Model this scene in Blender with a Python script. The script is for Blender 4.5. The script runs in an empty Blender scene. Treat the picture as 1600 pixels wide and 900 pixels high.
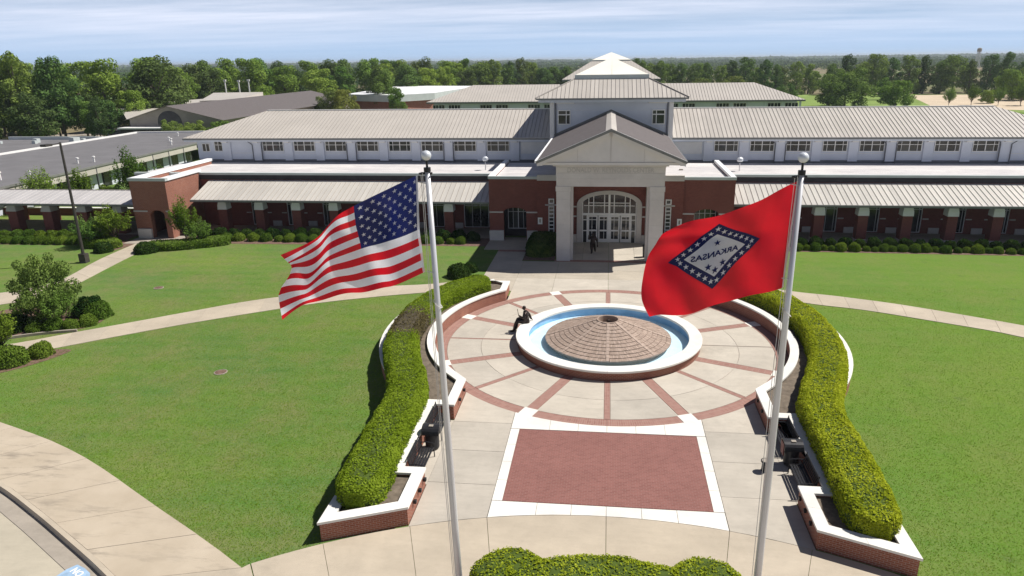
import bpy, math, random
import numpy as np
from mathutils import Vector, Matrix, noise as mnoise
R = math.radians
PI = math.pi
random.seed(7)
rng = np.random.default_rng(7)
scene = bpy.context.scene
col = scene.collection

# ------------------------------------------------------------------ camera
def cam_axes(yaw, pitch, roll):
    cy, sy = math.cos(yaw), math.sin(yaw)
    r = Vector((cy, sy, 0)); f = Vector((-sy, cy, 0)); u = Vector((0, 0, 1))
    f2 = f*math.cos(pitch) - u*math.sin(pitch); u2 = u*math.cos(pitch) + f*math.sin(pitch)
    return r*math.cos(roll) + u2*math.sin(roll), -r*math.sin(roll) + u2*math.cos(roll), f2
cr, cu, cf = cam_axes(0.11328, 0.311495, -0.013623)
cam_d = bpy.data.cameras.new('camera')
cam = bpy.data.objects.new('camera', cam_d); col.objects.link(cam)
m = Matrix((cr, cu, -cf)).transposed().to_4x4()
m.translation = Vector((-0.199, -37.694, 15.40))
cam.matrix_world = m
cam_d.sensor_width = 36.0
cam_d.lens = 1106.69/1600*36
cam_d.shift_x = -26/1600
cam_d.clip_start = 0.3
cam_d.clip_end = 20000
scene.camera = cam

# ------------------------------------------------------------------ light
SUN_DIR = Vector((0.68, 0.27, 1.0)).normalized()       # towards the sun
sun_elev = math.asin(SUN_DIR.z)
sun_d = bpy.data.lights.new('sun', 'SUN')
sun_d.energy = 5.0; sun_d.angle = R(0.53); sun_d.color = (1.0, 0.955, 0.89)
sun = bpy.data.objects.new('sun', sun_d); col.objects.link(sun)
sun.rotation_euler = SUN_DIR.to_track_quat('Z', 'Y').to_euler()
sun.location = (40, 20, 60)
w = bpy.data.worlds.new('World'); scene.world = w; w.use_nodes = True
nt = w.node_tree; nt.nodes.clear()
def N(t, nt=nt, **k):
    n = nt.nodes.new(t)
    for a, b in k.items(): setattr(n, a, b)
    return n
sky = N('ShaderNodeTexSky', sky_type='NISHITA', sun_disc=False)
sky.sun_elevation = sun_elev
sky.sun_rotation = math.atan2(SUN_DIR.x, SUN_DIR.y)
sky.air_density = 1.0; sky.dust_density = 0.3; sky.ozone_density = 2.0; sky.altitude = 100
bg = N('ShaderNodeBackground'); bg.inputs['Strength'].default_value = 0.05
out = N('ShaderNodeOutputWorld')
# thin streaky cirrus over the sky (world space directions)
tc = N('ShaderNodeTexCoord'); sep = N('ShaderNodeSeparateXYZ')
nt.links.new(tc.outputs['Generated'], sep.inputs[0])
def M(op, a, b=None, nt=nt):
    n = nt.nodes.new('ShaderNodeMath'); n.operation = op
    for i, v in enumerate((a, b)):
        if v is None: continue
        if isinstance(v, (int, float)): n.inputs[i].default_value = v
        else: nt.links.new(v, n.inputs[i])
    return n.outputs[0]
zc = M('ADD', M('MAXIMUM', sep.outputs[2], 0.0), 0.035)
cx_ = M('DIVIDE', sep.outputs[0], zc); cy_ = M('DIVIDE', sep.outputs[1], zc)
cmb = N('ShaderNodeCombineXYZ'); nt.links.new(cx_, cmb.inputs[0]); nt.links.new(cy_, cmb.inputs[1])
mp = N('ShaderNodeMapping'); mp.inputs['Scale'].default_value = (0.10, 0.26, 1); mp.inputs['Rotation'].default_value = (0, 0, 0.2)
nt.links.new(cmb.outputs[0], mp.inputs[0])
cn = N('ShaderNodeTexNoise'); cn.inputs['Scale'].default_value = 1.0; cn.inputs['Detail'].default_value = 7; cn.inputs['Roughness'].default_value = 0.62
nt.links.new(mp.outputs[0], cn.inputs['Vector'])
crp = N('ShaderNodeMapRange'); crp.inputs[1].default_value = 0.36; crp.inputs[2].default_value = 0.66
nt.links.new(cn.outputs[0], crp.inputs[0])
hgt = N('ShaderNodeMapRange'); hgt.inputs[1].default_value = 0.004; hgt.inputs[2].default_value = 0.060
nt.links.new(sep.outputs[2], hgt.inputs[0])
top = N('ShaderNodeMapRange', interpolation_type='SMOOTHSTEP'); top.inputs[1].default_value = 0.12; top.inputs[2].default_value = 0.34; top.inputs[3].default_value = 1.0; top.inputs[4].default_value = 0.08
nt.links.new(sep.outputs[2], top.inputs[0])
cfac = M('MULTIPLY', M('MULTIPLY', M('MULTIPLY', crp.outputs[0], hgt.outputs[0]), 0.85), top.outputs[0])
mixc = N('ShaderNodeMixRGB'); mixc.inputs[2].default_value = (17.0, 17.4, 20.0, 1)
tint = N('ShaderNodeMixRGB', blend_type='MULTIPLY'); tint.inputs[0].default_value = 1; tint.inputs[2].default_value = (0.66, 0.62, 0.70, 1)
nt.links.new(sky.outputs[0], tint.inputs[1])
# hazy pale blue low sky blending up into the clear sky
hz = N('ShaderNodeMapRange', interpolation_type='SMOOTHSTEP'); hz.inputs[1].default_value = -0.03; hz.inputs[2].default_value = 0.20; hz.inputs[3].default_value = 1.0; hz.inputs[4].default_value = 0.0
nt.links.new(sep.outputs[2], hz.inputs[0])
lowmix = N('ShaderNodeMixRGB'); lowmix.inputs[2].default_value = (8.2, 11.6, 16.6, 1)
nt.links.new(hz.outputs[0], lowmix.inputs[0]); nt.links.new(tint.outputs[0], lowmix.inputs[1])
nt.links.new(cfac, mixc.inputs[0]); nt.links.new(lowmix.outputs[0], mixc.inputs[1])
nt.links.new(mixc.outputs[0], bg.inputs[0]); nt.links.new(bg.outputs[0], out.inputs[0])
scene.view_settings.view_transform = 'Standard'
scene.view_settings.look = 'None'
scene.view_settings.exposure = 0.26
scene.view_settings.gamma = 1.0
scene.cycles.max_bounces = 6; scene.cycles.diffuse_bounces = 3; scene.cycles.transparent_max_bounces = 12
scene.cycles.volume_bounces = 0

# ------------------------------------------------------------------ materials
MAT = {}
class NB:
    def __init__(s, name, rough=0.8):
        s.m = bpy.data.materials.new(name); s.m.use_nodes = True; MAT[name] = s.m
        s.nt = s.m.node_tree; s.b = s.nt.nodes['Principled BSDF']; s.b.inputs['Roughness'].default_value = rough
        s.b.inputs['Specular IOR Level'].default_value = 0.3
        s.tc = s.nt.nodes.new('ShaderNodeTexCoord')
        s.geo = s.nt.nodes.new('ShaderNodeNewGeometry')
    def n(s, t, **k):
        x = s.nt.nodes.new(t)
        for a, b in k.items(): setattr(x, a, b)
        return x
    def l(s, a, b): s.nt.links.new(a, b)
    def noise(s, scale, detail=4, rough=0.55, vec=None, stretch=None):
        x = s.n('ShaderNodeTexNoise'); x.inputs['Scale'].default_value = scale; x.inputs['Detail'].default_value = detail; x.inputs['Roughness'].default_value = rough
        v = vec or s.geo.outputs['Position']
        if stretch:
            mp = s.n('ShaderNodeMapping'); mp.inputs['Scale'].default_value = stretch[:3]
            if len(stretch) > 3: mp.inputs['Rotation'].default_value = (0, 0, stretch[3])
            s.l(v, mp.inputs[0]); v = mp.outputs[0]
        s.l(v, x.inputs['Vector']); return x.outputs[0]
    def ramp(s, fac, stops):
        x = s.n('ShaderNodeValToRGB'); e = x.color_ramp.elements
        while len(e) < len(stops): e.new(0.5)
        for i, (p, c) in enumerate(stops):
            e[i].position = p; e[i].color = (*c, 1) if len(c) == 3 else c
        s.l(fac, x.inputs[0]); return x.outputs[0]
    def mix(s, fac, a, b, mode='MIX'):
        x = s.n('ShaderNodeMixRGB', blend_type=mode)
        for i, v in ((0, fac), (1, a), (2, b)):
            if isinstance(v, (int, float)): x.inputs[i].default_value = v
            elif isinstance(v, tuple): x.inputs[i].default_value = (*v, 1)
            else: s.l(v, x.inputs[i])
        return x.outputs[0]
    def rng(s, v, a, b, c=0.0, d=1.0):
        x = s.n('ShaderNodeMapRange'); s.l(v, x.inputs[0])
        for i, q in enumerate((a, b, c, d)): x.inputs[i+1].default_value = q
        return x.outputs[0]
    def color(s, c):
        if isinstance(c, tuple): s.b.inputs['Base Color'].default_value = (*c, 1)
        else: s.l(c, s.b.inputs['Base Color'])
        return s
    def bump(s, v, st=0.3, dist=0.02):
        x = s.n('ShaderNodeBump'); x.inputs['Strength'].default_value = st; x.inputs['Distance'].default_value = dist
        s.l(v, x.inputs['Height']); s.l(x.outputs[0], s.b.inputs['Normal']); return s

def mat_simple(name, c, rough=0.7, var=0.12, scale=1.5, metallic=0.0, spec=0.3):
    b = NB(name, rough); b.b.inputs['Metallic'].default_value = metallic; b.b.inputs['Specular IOR Level'].default_value = spec
    n = b.noise(scale, 5, 0.6)
    lo = tuple(max(0, x*(1-var)) for x in c); hi = tuple(min(1, x*(1+var)) for x in c)
    b.color(b.ramp(n, [(0.3, lo), (0.7, hi)])); return b

def mat_concrete(name, c, stain=0.25, per=0.10):
    b = NB(name, 0.85)
    n1 = b.noise(0.45, 6, 0.65); n2 = b.noise(3.5, 5, 0.7); n3 = b.noise(40, 2)
    base = b.ramp(n1, [(0.3, tuple(x*(1-0.14) for x in c)), (0.68, tuple(x*1.08 for x in c))])
    strk = b.noise(1.1, 7, 0.8, stretch=(0.4, 2.2, 1)); base = b.mix(b.rng(strk, 0.46, 0.70, 0, stain*1.6), base, tuple(x*0.70 for x in c))
    base = b.mix(b.rng(strk, 0.30, 0.45, stain*1.2, 0), base, tuple(min(.9, x*1.18) for x in c))
    st = b.rng(n2, 0.52, 0.78, 0, stain)
    base = b.mix(st, base, tuple(x*0.52 for x in c))
    info = b.n('ShaderNodeObjectInfo')
    base = b.mix(1.0, base, b.ramp(info.outputs['Random'], [(0, (1-per,)*3), (0.5, (1.0, 0.99, 0.97)), (1, (1+per*0.4, 1+per*0.35, 1+per*0.3))]), 'MULTIPLY')
    base = b.mix(b.rng(n3, 0.3, 0.7, 0, 0.12), base, tuple(x*0.6 for x in c))
    n4 = b.noise(0.28, 4, 0.6); n5 = b.noise(1.7, 6, 0.8)
    base = b.mix(M('MULTIPLY', b.rng(n4, 0.52, 0.70, 0, stain*1.8), b.rng(n5, 0.38, 0.62), nt=b.nt), base, tuple(x*0.48 for x in c))
    b.color(base); b.bump(n3, 0.15, 0.01); return b
mat_concrete('plaza_concrete', (0.52, 0.475, 0.405), 0.22, 0.12)
mat_concrete('walk_concrete', (0.49, 0.425, 0.335), 0.16, 0.06)
mat_concrete('apron_concrete', (0.47, 0.42, 0.345), 0.25, 0.06)
mat_concrete('drive_concrete', (0.46, 0.415, 0.325), 0.20, 0.05)
mat_concrete('gutter_concrete', (0.37, 0.33, 0.28), 0.35, 0.1)
b = NB('old_walk_concrete', 0.85)     # the front walk with dark mildew streaks
n1 = b.noise(0.5, 6, 0.6); n2 = b.noise(0.9, 7, 0.75, stretch=(0.35, 1.6, 1, -0.5)); n3 = b.noise(30, 2)
c = b.ramp(n1, [(0.3, (0.43, 0.36, 0.27)), (0.7, (0.52, 0.445, 0.345))])
pt = b.noise(0.22, 2)
c = b.mix(M('MULTIPLY', b.rng(n2, 0.52, 0.72, 0, 0.95), b.rng(pt, 0.36, 0.55), nt=b.nt), c, (0.17, 0.145, 0.12))
c = b.mix(b.rng(n3, 0.3, 0.7, 0, 0.12), c, (0.3, 0.26, 0.2)); b.color(c)

def mat_brick(name, c1, c2, mortar, bw=0.20, bh=0.075, mo=0.010, bump=0.4, offset=0.5):
    b = NB(name, 0.85)
    t = b.n('ShaderNodeTexBrick'); t.offset = offset
    t.inputs['Color1'].default_value = (*c1, 1); t.inputs['Color2'].default_value = (*c2, 1); t.inputs['Mortar'].default_value = (*mortar, 1)
    t.inputs['Scale'].default_value = 1; t.inputs['Mortar Size'].default_value = mo; t.inputs['Mortar Smooth'].default_value = 0.1
    t.inputs['Brick Width'].default_value = bw; t.inputs['Row Height'].default_value = bh; t.inputs['Bias'].default_value = 0.0
    b.l(b.tc.outputs['UV'], t.inputs['Vector'])
    n1 = b.noise(0.6, 5, 0.6); n2 = b.noise(9, 3)
    c = b.mix(b.rng(n1, 0.3, 0.75, 0, 0.30), t.outputs[0], tuple(x*0.6 for x in c1))
    c = b.mix(b.rng(n2, 0.3, 0.8, 0, 0.25), c, tuple(x*1.3 for x in c2))
    b.color(c); b.bump(M('SUBTRACT', 1.0, t.outputs['Fac'], nt=b.nt), bump, 0.008); return b
mat_brick('brick', (0.235, 0.070, 0.042), (0.32, 0.112, 0.066), (0.36, 0.27, 0.22))
mat_brick('wall_brick', (0.165, 0.045, 0.036), (0.22, 0.066, 0.05), (0.23, 0.13, 0.11), mo=0.008)
mat_brick('paver_brick', (0.205, 0.085, 0.072), (0.26, 0.112, 0.095), (0.29, 0.18, 0.155), bw=0.2, bh=0.1, mo=0.007, bump=0.2)
mat_brick('band_brick', (0.27, 0.135, 0.108), (0.34, 0.185, 0.15), (0.38, 0.28, 0.235), bw=0.1, bh=0.3, mo=0.010, bump=0.2, offset=0.0)
mat_simple('fountain_brick_a', (0.37, 0.28, 0.225), 0.8, 0.16, 5)
mat_simple('fountain_brick_b', (0.33, 0.25, 0.20), 0.8, 0.16, 5)
mat_simple('fountain_brick_c', (0.42, 0.325, 0.265), 0.8, 0.16, 5)
mat_simple('mortar', (0.24, 0.18, 0.15), 0.9, 0.2, 4)
mat_concrete('white_coping', (0.80, 0.785, 0.74), 0.17, 0.06)
mat_concrete('white_paver', (0.79, 0.765, 0.71), 0.08, 0.04)
mat_concrete('cast_stone', (0.60, 0.57, 0.545), 0.10, 0.04)
mat_simple('gable_panel', (0.68, 0.645, 0.62), 0.75, 0.05, 0.8)
mat_simple('wall_panel', (0.62, 0.65, 0.72), 0.6, 0.05, 0.7)
mat_simple('trim_metal', (0.70, 0.69, 0.68), 0.5, 0.06, 1.0)
mat_simple('white_trim', (0.80, 0.79, 0.76), 0.55, 0.05, 1.0)
mat_simple('coping_metal', (0.50, 0.54, 0.53), 0.5, 0.08, 0.6)
mat_simple('white_coping_metal', (0.85, 0.86, 0.86), 0.45, 0.03, 0.6)
mat_simple('fascia_metal', (0.20, 0.20, 0.19), 0.5, 0.1, 1)
mat_simple('downspout_metal', (0.13, 0.135, 0.15), 0.5, 0.1, 1)
def mat_roof(name, c):
    b = NB(name, 0.42); b.b.inputs['Specular IOR Level'].default_value = 0.5
    n = b.noise(0.35, 4, 0.6); n2 = b.noise(1.2, 5, 0.7, stretch=(1, 0.25, 1))
    info = b.n('ShaderNodeObjectInfo')
    q = b.ramp(n, [(0.3, tuple(x*0.93 for x in c)), (0.7, tuple(x*1.05 for x in c))])
    q = b.mix(b.rng(n2, 0.5, 0.8, 0, 0.18), q, tuple(x*0.72 for x in c))
    q = b.mix(1.0, q, b.ramp(info.outputs['Random'], [(0, (0.91,)*3), (1, (1.04,)*3)]), 'MULTIPLY')
    b.color(q); return b
mat_roof('metal_roof', (0.53, 0.49, 0.44))
mat_roof('canopy_roof', (0.56, 0.53, 0.48))
mat_roof('walkway_roof', (0.52, 0.50, 0.49))
mat_simple('roof_seam', (0.30, 0.275, 0.25), 0.5, 0.1, 1)
mat_simple('canopy_seam', (0.36, 0.33, 0.29), 0.5, 0.1, 1)
mat_simple('shingle_roof', (0.125, 0.11, 0.108), 0.8, 0.15, 2.5)
mat_simple('dark_rubber_roof', (0.165, 0.16, 0.165), 0.7, 0.12, 0.35)
b = NB('membrane_roof', 0.6)
n = b.noise(0.35, 6, 0.7, stretch=(0.5, 1.3, 1)); n2 = b.noise(1.3, 6, 0.75, stretch=(0.6, 1.6, 1, 0.3))
c = b.ramp(n, [(0.35, (0.52, 0.50, 0.50)), (0.65, (0.70, 0.67, 0.65))]); b.color(b.mix(b.rng(n2, 0.52, 0.7, 0, 0.6), c, (0.33, 0.31, 0.31)))
b = NB('skylight_panel', 0.35); b.b.inputs['Base Color'].default_value = (0.90, 0.87, 0.76, 1)
n = b.noise(0.5, 3); b.color(b.ramp(n, [(0.3, (0.86, 0.83, 0.73)), (0.7, (0.94, 0.91, 0.81))]))
b = NB('dark_glass', 0.08); b.b.inputs['Specular IOR Level'].default_value = 0.6
n = b.noise(0.7, 3); q = b.ramp(n, [(0.35, (0.012, 0.014, 0.018)), (0.7, (0.05, 0.052, 0.055))]); oi_ = b.n('ShaderNodeObjectInfo')
b.color(b.mix(b.rng(oi_.outputs['Random'], 0.6, 1.0, 0, 0.8), q, (0.10, 0.10, 0.095)))
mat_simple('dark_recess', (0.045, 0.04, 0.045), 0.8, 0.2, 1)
mat_simple('soil', (0.155, 0.125, 0.095), 0.95, 0.35, 4)
mat_simple('mulch', (0.16, 0.10, 0.075), 0.95, 0.4, 5)
b = NB('pool_paint', 0.5); n = b.noise(1.2, 4); b.color(b.ramp(n, [(0.3, (0.66, 0.78, 0.86)), (0.7, (0.78, 0.87, 0.92))]))
b = NB('pool_wall_paint', 0.5); n = b.noise(1.2, 4); b.color(b.ramp(n, [(0.3, (0.20, 0.38, 0.60)), (0.7, (0.30, 0.50, 0.72))]))
b = NB('pool_water', 0.03); tt = b.n('ShaderNodeBsdfTransparent'); tt.inputs[0].default_value = (0.90, 0.97, 1.0, 1)
gg = b.n('ShaderNodeBsdfGlossy'); gg.inputs['Roughness'].default_value = 0.04; fr_ = b.n('ShaderNodeFresnel'); fr_.inputs[0].default_value = 1.33
bp = b.n('ShaderNodeBump'); bp.inputs['Strength'].default_value = 0.5; b.l(b.noise(5, 4, 0.7), bp.inputs['Height']); b.l(bp.outputs[0], gg.inputs['Normal'])
ms = b.n('ShaderNodeMixShader'); b.l(fr_.outputs[0], ms.inputs[0]); b.l(tt.outputs[0], ms.inputs[1]); b.l(gg.outputs[0], ms.inputs[2])
b.l(ms.outputs[0], b.nt.nodes['Material Output'].inputs[0])
b = NB('bronze', 0.45); b.b.inputs['Metallic'].default_value = 0.7
n = b.noise(6, 3); b.color(b.ramp(n, [(0.3, (0.030, 0.022, 0.022)), (0.7, (0.06, 0.045, 0.04))]))
mat_simple('black_metal', (0.030, 0.030, 0.033), 0.4, 0.25, 6, 0.2)
mat_simple('red_plastic', (0.16, 0.03, 0.03), 0.5, 0.2, 6)
b = NB('pole_metal', 0.38); b.b.inputs['Metallic'].default_value = 0.35
n = b.noise(3, 3, stretch=(1, 1, 0.15)); b.color(b.ramp(n, [(0.3, (0.56, 0.56, 0.58)), (0.7, (0.70, 0.70, 0.71))]))
b = NB('ball_metal', 0.35); b.b.inputs['Metallic'].default_value = 0.2; b.color((0.66, 0.69, 0.73))
mat_simple('lamp_pole', (0.055, 0.05, 0.045), 0.5, 0.2, 4)
mat_simple('rope', (0.62, 0.60, 0.56), 0.9, 0.1, 8)
def mat_cloth(name, c):
    m_ = bpy.data.materials.new(name); m_.use_nodes = True; MAT[name] = m_
    t = m_.node_tree; t.nodes.clear(); o = t.nodes.new('ShaderNodeOutputMaterial')
    d = t.nodes.new('ShaderNodeBsdfDiffuse'); tr = t.nodes.new('ShaderNodeBsdfTranslucent'); mx = t.nodes.new('ShaderNodeMixShader')
    g = t.nodes.new('ShaderNodeBsdfGlossy'); g.inputs['Roughness'].default_value = 0.42; g.inputs['Color'].default_value = (1, 1, 1, 1)
    mx2 = t.nodes.new('ShaderNodeMixShader'); mx2.inputs[0].default_value = 0.02
    ge = t.nodes.new('ShaderNodeNewGeometry'); nz = t.nodes.new('ShaderNodeTexNoise'); nz.inputs['Scale'].default_value = 2.5; nz.inputs['Detail'].default_value = 3
    cr_ = t.nodes.new('ShaderNodeValToRGB'); cr_.color_ramp.elements[0].position = 0.3; cr_.color_ramp.elements[1].position = 0.7
    cr_.color_ramp.elements[0].color = (*[x*0.92 for x in c], 1); cr_.color_ramp.elements[1].color = (*[min(1, x*1.06) for x in c], 1)
    t.links.new(ge.outputs['Position'], nz.inputs['Vector']); t.links.new(nz.outputs[0], cr_.inputs[0])
    mx.inputs[0].default_value = 0.45
    for q in (d, tr): t.links.new(cr_.outputs[0], q.inputs['Color'])
    t.links.new(d.outputs[0], mx.inputs[1]); t.links.new(tr.outputs[0], mx.inputs[2])
    t.links.new(mx.outputs[0], mx2.inputs[1]); t.links.new(g.outputs[0], mx2.inputs[2]); t.links.new(mx2.outputs[0], o.inputs[0])
mat_cloth('cloth_red', (0.72, 0.008, 0.022)); mat_cloth('cloth_white', (0.90, 0.90, 0.95)); mat_cloth('cloth_blue', (0.010, 0.018, 0.125))
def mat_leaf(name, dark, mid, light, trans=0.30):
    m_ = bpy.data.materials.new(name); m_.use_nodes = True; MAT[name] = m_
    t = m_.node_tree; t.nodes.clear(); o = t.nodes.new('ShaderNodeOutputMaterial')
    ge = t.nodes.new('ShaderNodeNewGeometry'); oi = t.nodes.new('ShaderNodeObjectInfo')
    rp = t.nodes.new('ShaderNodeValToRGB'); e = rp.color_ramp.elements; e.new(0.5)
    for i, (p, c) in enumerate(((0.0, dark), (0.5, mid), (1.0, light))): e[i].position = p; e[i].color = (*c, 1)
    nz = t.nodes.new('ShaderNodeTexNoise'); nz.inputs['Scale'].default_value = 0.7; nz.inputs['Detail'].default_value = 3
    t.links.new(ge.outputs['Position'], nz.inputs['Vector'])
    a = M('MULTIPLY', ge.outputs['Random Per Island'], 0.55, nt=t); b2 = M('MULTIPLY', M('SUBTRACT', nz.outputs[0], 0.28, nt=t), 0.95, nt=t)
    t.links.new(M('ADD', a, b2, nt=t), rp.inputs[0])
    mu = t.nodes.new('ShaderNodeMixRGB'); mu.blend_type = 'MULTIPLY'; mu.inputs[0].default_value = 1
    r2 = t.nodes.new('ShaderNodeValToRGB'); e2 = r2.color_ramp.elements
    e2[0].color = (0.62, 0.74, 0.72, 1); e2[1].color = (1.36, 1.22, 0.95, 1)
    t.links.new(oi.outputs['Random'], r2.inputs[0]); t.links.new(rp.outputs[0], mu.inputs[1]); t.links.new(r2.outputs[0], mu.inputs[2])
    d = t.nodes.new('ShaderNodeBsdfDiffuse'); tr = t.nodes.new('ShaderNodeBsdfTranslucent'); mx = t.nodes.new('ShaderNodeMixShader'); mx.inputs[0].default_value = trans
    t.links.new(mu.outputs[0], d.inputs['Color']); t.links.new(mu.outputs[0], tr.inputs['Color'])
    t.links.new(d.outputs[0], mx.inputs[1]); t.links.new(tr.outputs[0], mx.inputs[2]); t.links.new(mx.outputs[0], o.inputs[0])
mat_leaf('hedge_leaf', (0.18, 0.25, 0.016), (0.36, 0.43, 0.032), (0.54, 0.60, 0.075), 0.4)
mat_leaf('dry_leaf', (0.07, 0.06, 0.03), (0.13, 0.11, 0.055), (0.19, 0.165, 0.08), 0.1)
mat_leaf('shrub_leaf', (0.07, 0.125, 0.018), (0.13, 0.21, 0.032), (0.23, 0.32, 0.065))
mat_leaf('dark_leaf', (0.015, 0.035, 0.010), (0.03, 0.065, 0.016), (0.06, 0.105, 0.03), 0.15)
mat_leaf('tree_leaf', (0.09, 0.145, 0.04), (0.17, 0.255, 0.07), (0.27, 0.37, 0.115))
mat_leaf('forest_leaf', (0.11, 0.18, 0.036), (0.20, 0.31, 0.062), (0.32, 0.43, 0.12))
mat_leaf('pine_leaf', (0.055, 0.09, 0.034), (0.105, 0.155, 0.055), (0.17, 0.23, 0.085), 0.25)
mat_leaf('olive_leaf', (0.12, 0.155, 0.045), (0.20, 0.245, 0.07), (0.29, 0.33, 0.11))
mat_leaf('grass_blade', (0.105, 0.205, 0.022), (0.15, 0.255, 0.028), (0.225, 0.295, 0.05), 0.35)
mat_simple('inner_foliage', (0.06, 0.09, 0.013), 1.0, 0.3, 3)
mat_simple('dry_twigs', (0.075, 0.062, 0.04), 1.0, 0.3, 3)
mat_simple('bark', (0.13, 0.10, 0.08), 0.9, 0.3, 4)
mat_simple('blue_paint', (0.30, 0.43, 0.58), 0.7, 0.2, 4)
mat_simple('white_paint', (0.80, 0.80, 0.80), 0.7, 0.1, 4)

def mat_grass(name, far=False):
    b = NB(name, 1.0); b.b.inputs['Specular IOR Level'].default_value = 0.1
    big = b.noise(0.085, 5, 0.65, stretch=(0.8, 1.3, 1)); medn = b.noise(0.35, 5, 0.7); fine = b.noise(4.0, 4, 0.8, stretch=(1, 0.6, 1)); ff = b.noise(22, 2, 0.6)
    c = b.ramp(big, [(0.32, (0.074, 0.185, 0.048)), (0.5, (0.112, 0.225, 0.030)), (0.68, (0.180, 0.262, 0.036))])
    c = b.mix(b.rng(medn, 0.45, 0.66, 0, 0.75), c, (0.22, 0.20, 0.088))
    hf = b.noise(1.3, 6, 0.85); c = b.mix(b.rng(hf, 0.5, 0.72, 0, 0.55), c, (0.26, 0.265, 0.12))
    c = b.mix(b.rng(medn, 0.25, 0.42, 0.45, 0.0), c, (0.065, 0.165, 0.040))
    c = b.mix(b.rng(fine, 0.42, 0.70, 0.0, 0.60), c, (0.06, 0.125, 0.022))
    # mowing stripes, soft, running across the lawns
    sp = b.n('ShaderNodeSeparateXYZ'); b.l(b.geo.outputs['Position'], sp.inputs[0])
    wob = b.noise(0.15, 2)
    s_ = M('SINE', M('ADD', M('MULTIPLY', sp.outputs[1], 4.4, nt=b.nt), M('MULTIPLY', wob, 5.0, nt=b.nt), nt=b.nt), nt=b.nt)
    c = b.mix(b.rng(s_, -1, 1, 0.0, 0.22), c, (0.20, 0.235, 0.08))
    c = b.mix(b.rng(ff, 0.38, 0.62, 0.0, 0.42), c, (0.05, 0.095, 0.022))
    # yellower sward to the right
    rx = b.rng(sp.outputs[0], -8, 14, 0.0, 0.45)
    c = b.mix(rx, c, (0.125, 0.235, 0.018))
    vo = b.n('ShaderNodeTexVoronoi'); vo.inputs['Scale'].default_value = 0.55; b.l(b.geo.outputs['Position'], vo.inputs['Vector'])
    c = b.mix(M('MULTIPLY', b.rng(vo.outputs['Distance'], 0.05, 0.22, 0.55, 0.0), b.rng(hf, 0.45, 0.6), nt=b.nt), c, (0.055, 0.10, 0.03))
    sp9 = b.noise(9, 3, 0.7); c = b.mix(b.rng(sp9, 0.42, 0.66, 0.0, 0.35), c, (0.21, 0.225, 0.09))
    b.color(c); b.bump(ff, 0.5, 0.03); return b
mat_grass('lawn_grass')
b = NB('far_ground', 1.0); b.b.inputs['Specular IOR Level'].default_value = 0.1
n = b.noise(0.0045, 3, 0.5); n2 = b.noise(0.05, 4)
c = b.ramp(n, [(0.36, (0.11, 0.18, 0.05)), (0.46, (0.20, 0.17, 0.10)), (0.56, (0.24, 0.19, 0.12)), (0.66, (0.12, 0.20, 0.05))])
b.color(b.mix(b.rng(n2, 0.3, 0.7, 0, 0.3), c, (0.09, 0.12, 0.04)))
mat_simple('meadow', (0.20, 0.28, 0.075), 1.0, 0.2, 0.1, spec=0.1)
mat_simple('sandy_lot', (0.56, 0.46, 0.34), 1.0, 0.12, 0.15, spec=0.1)

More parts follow.
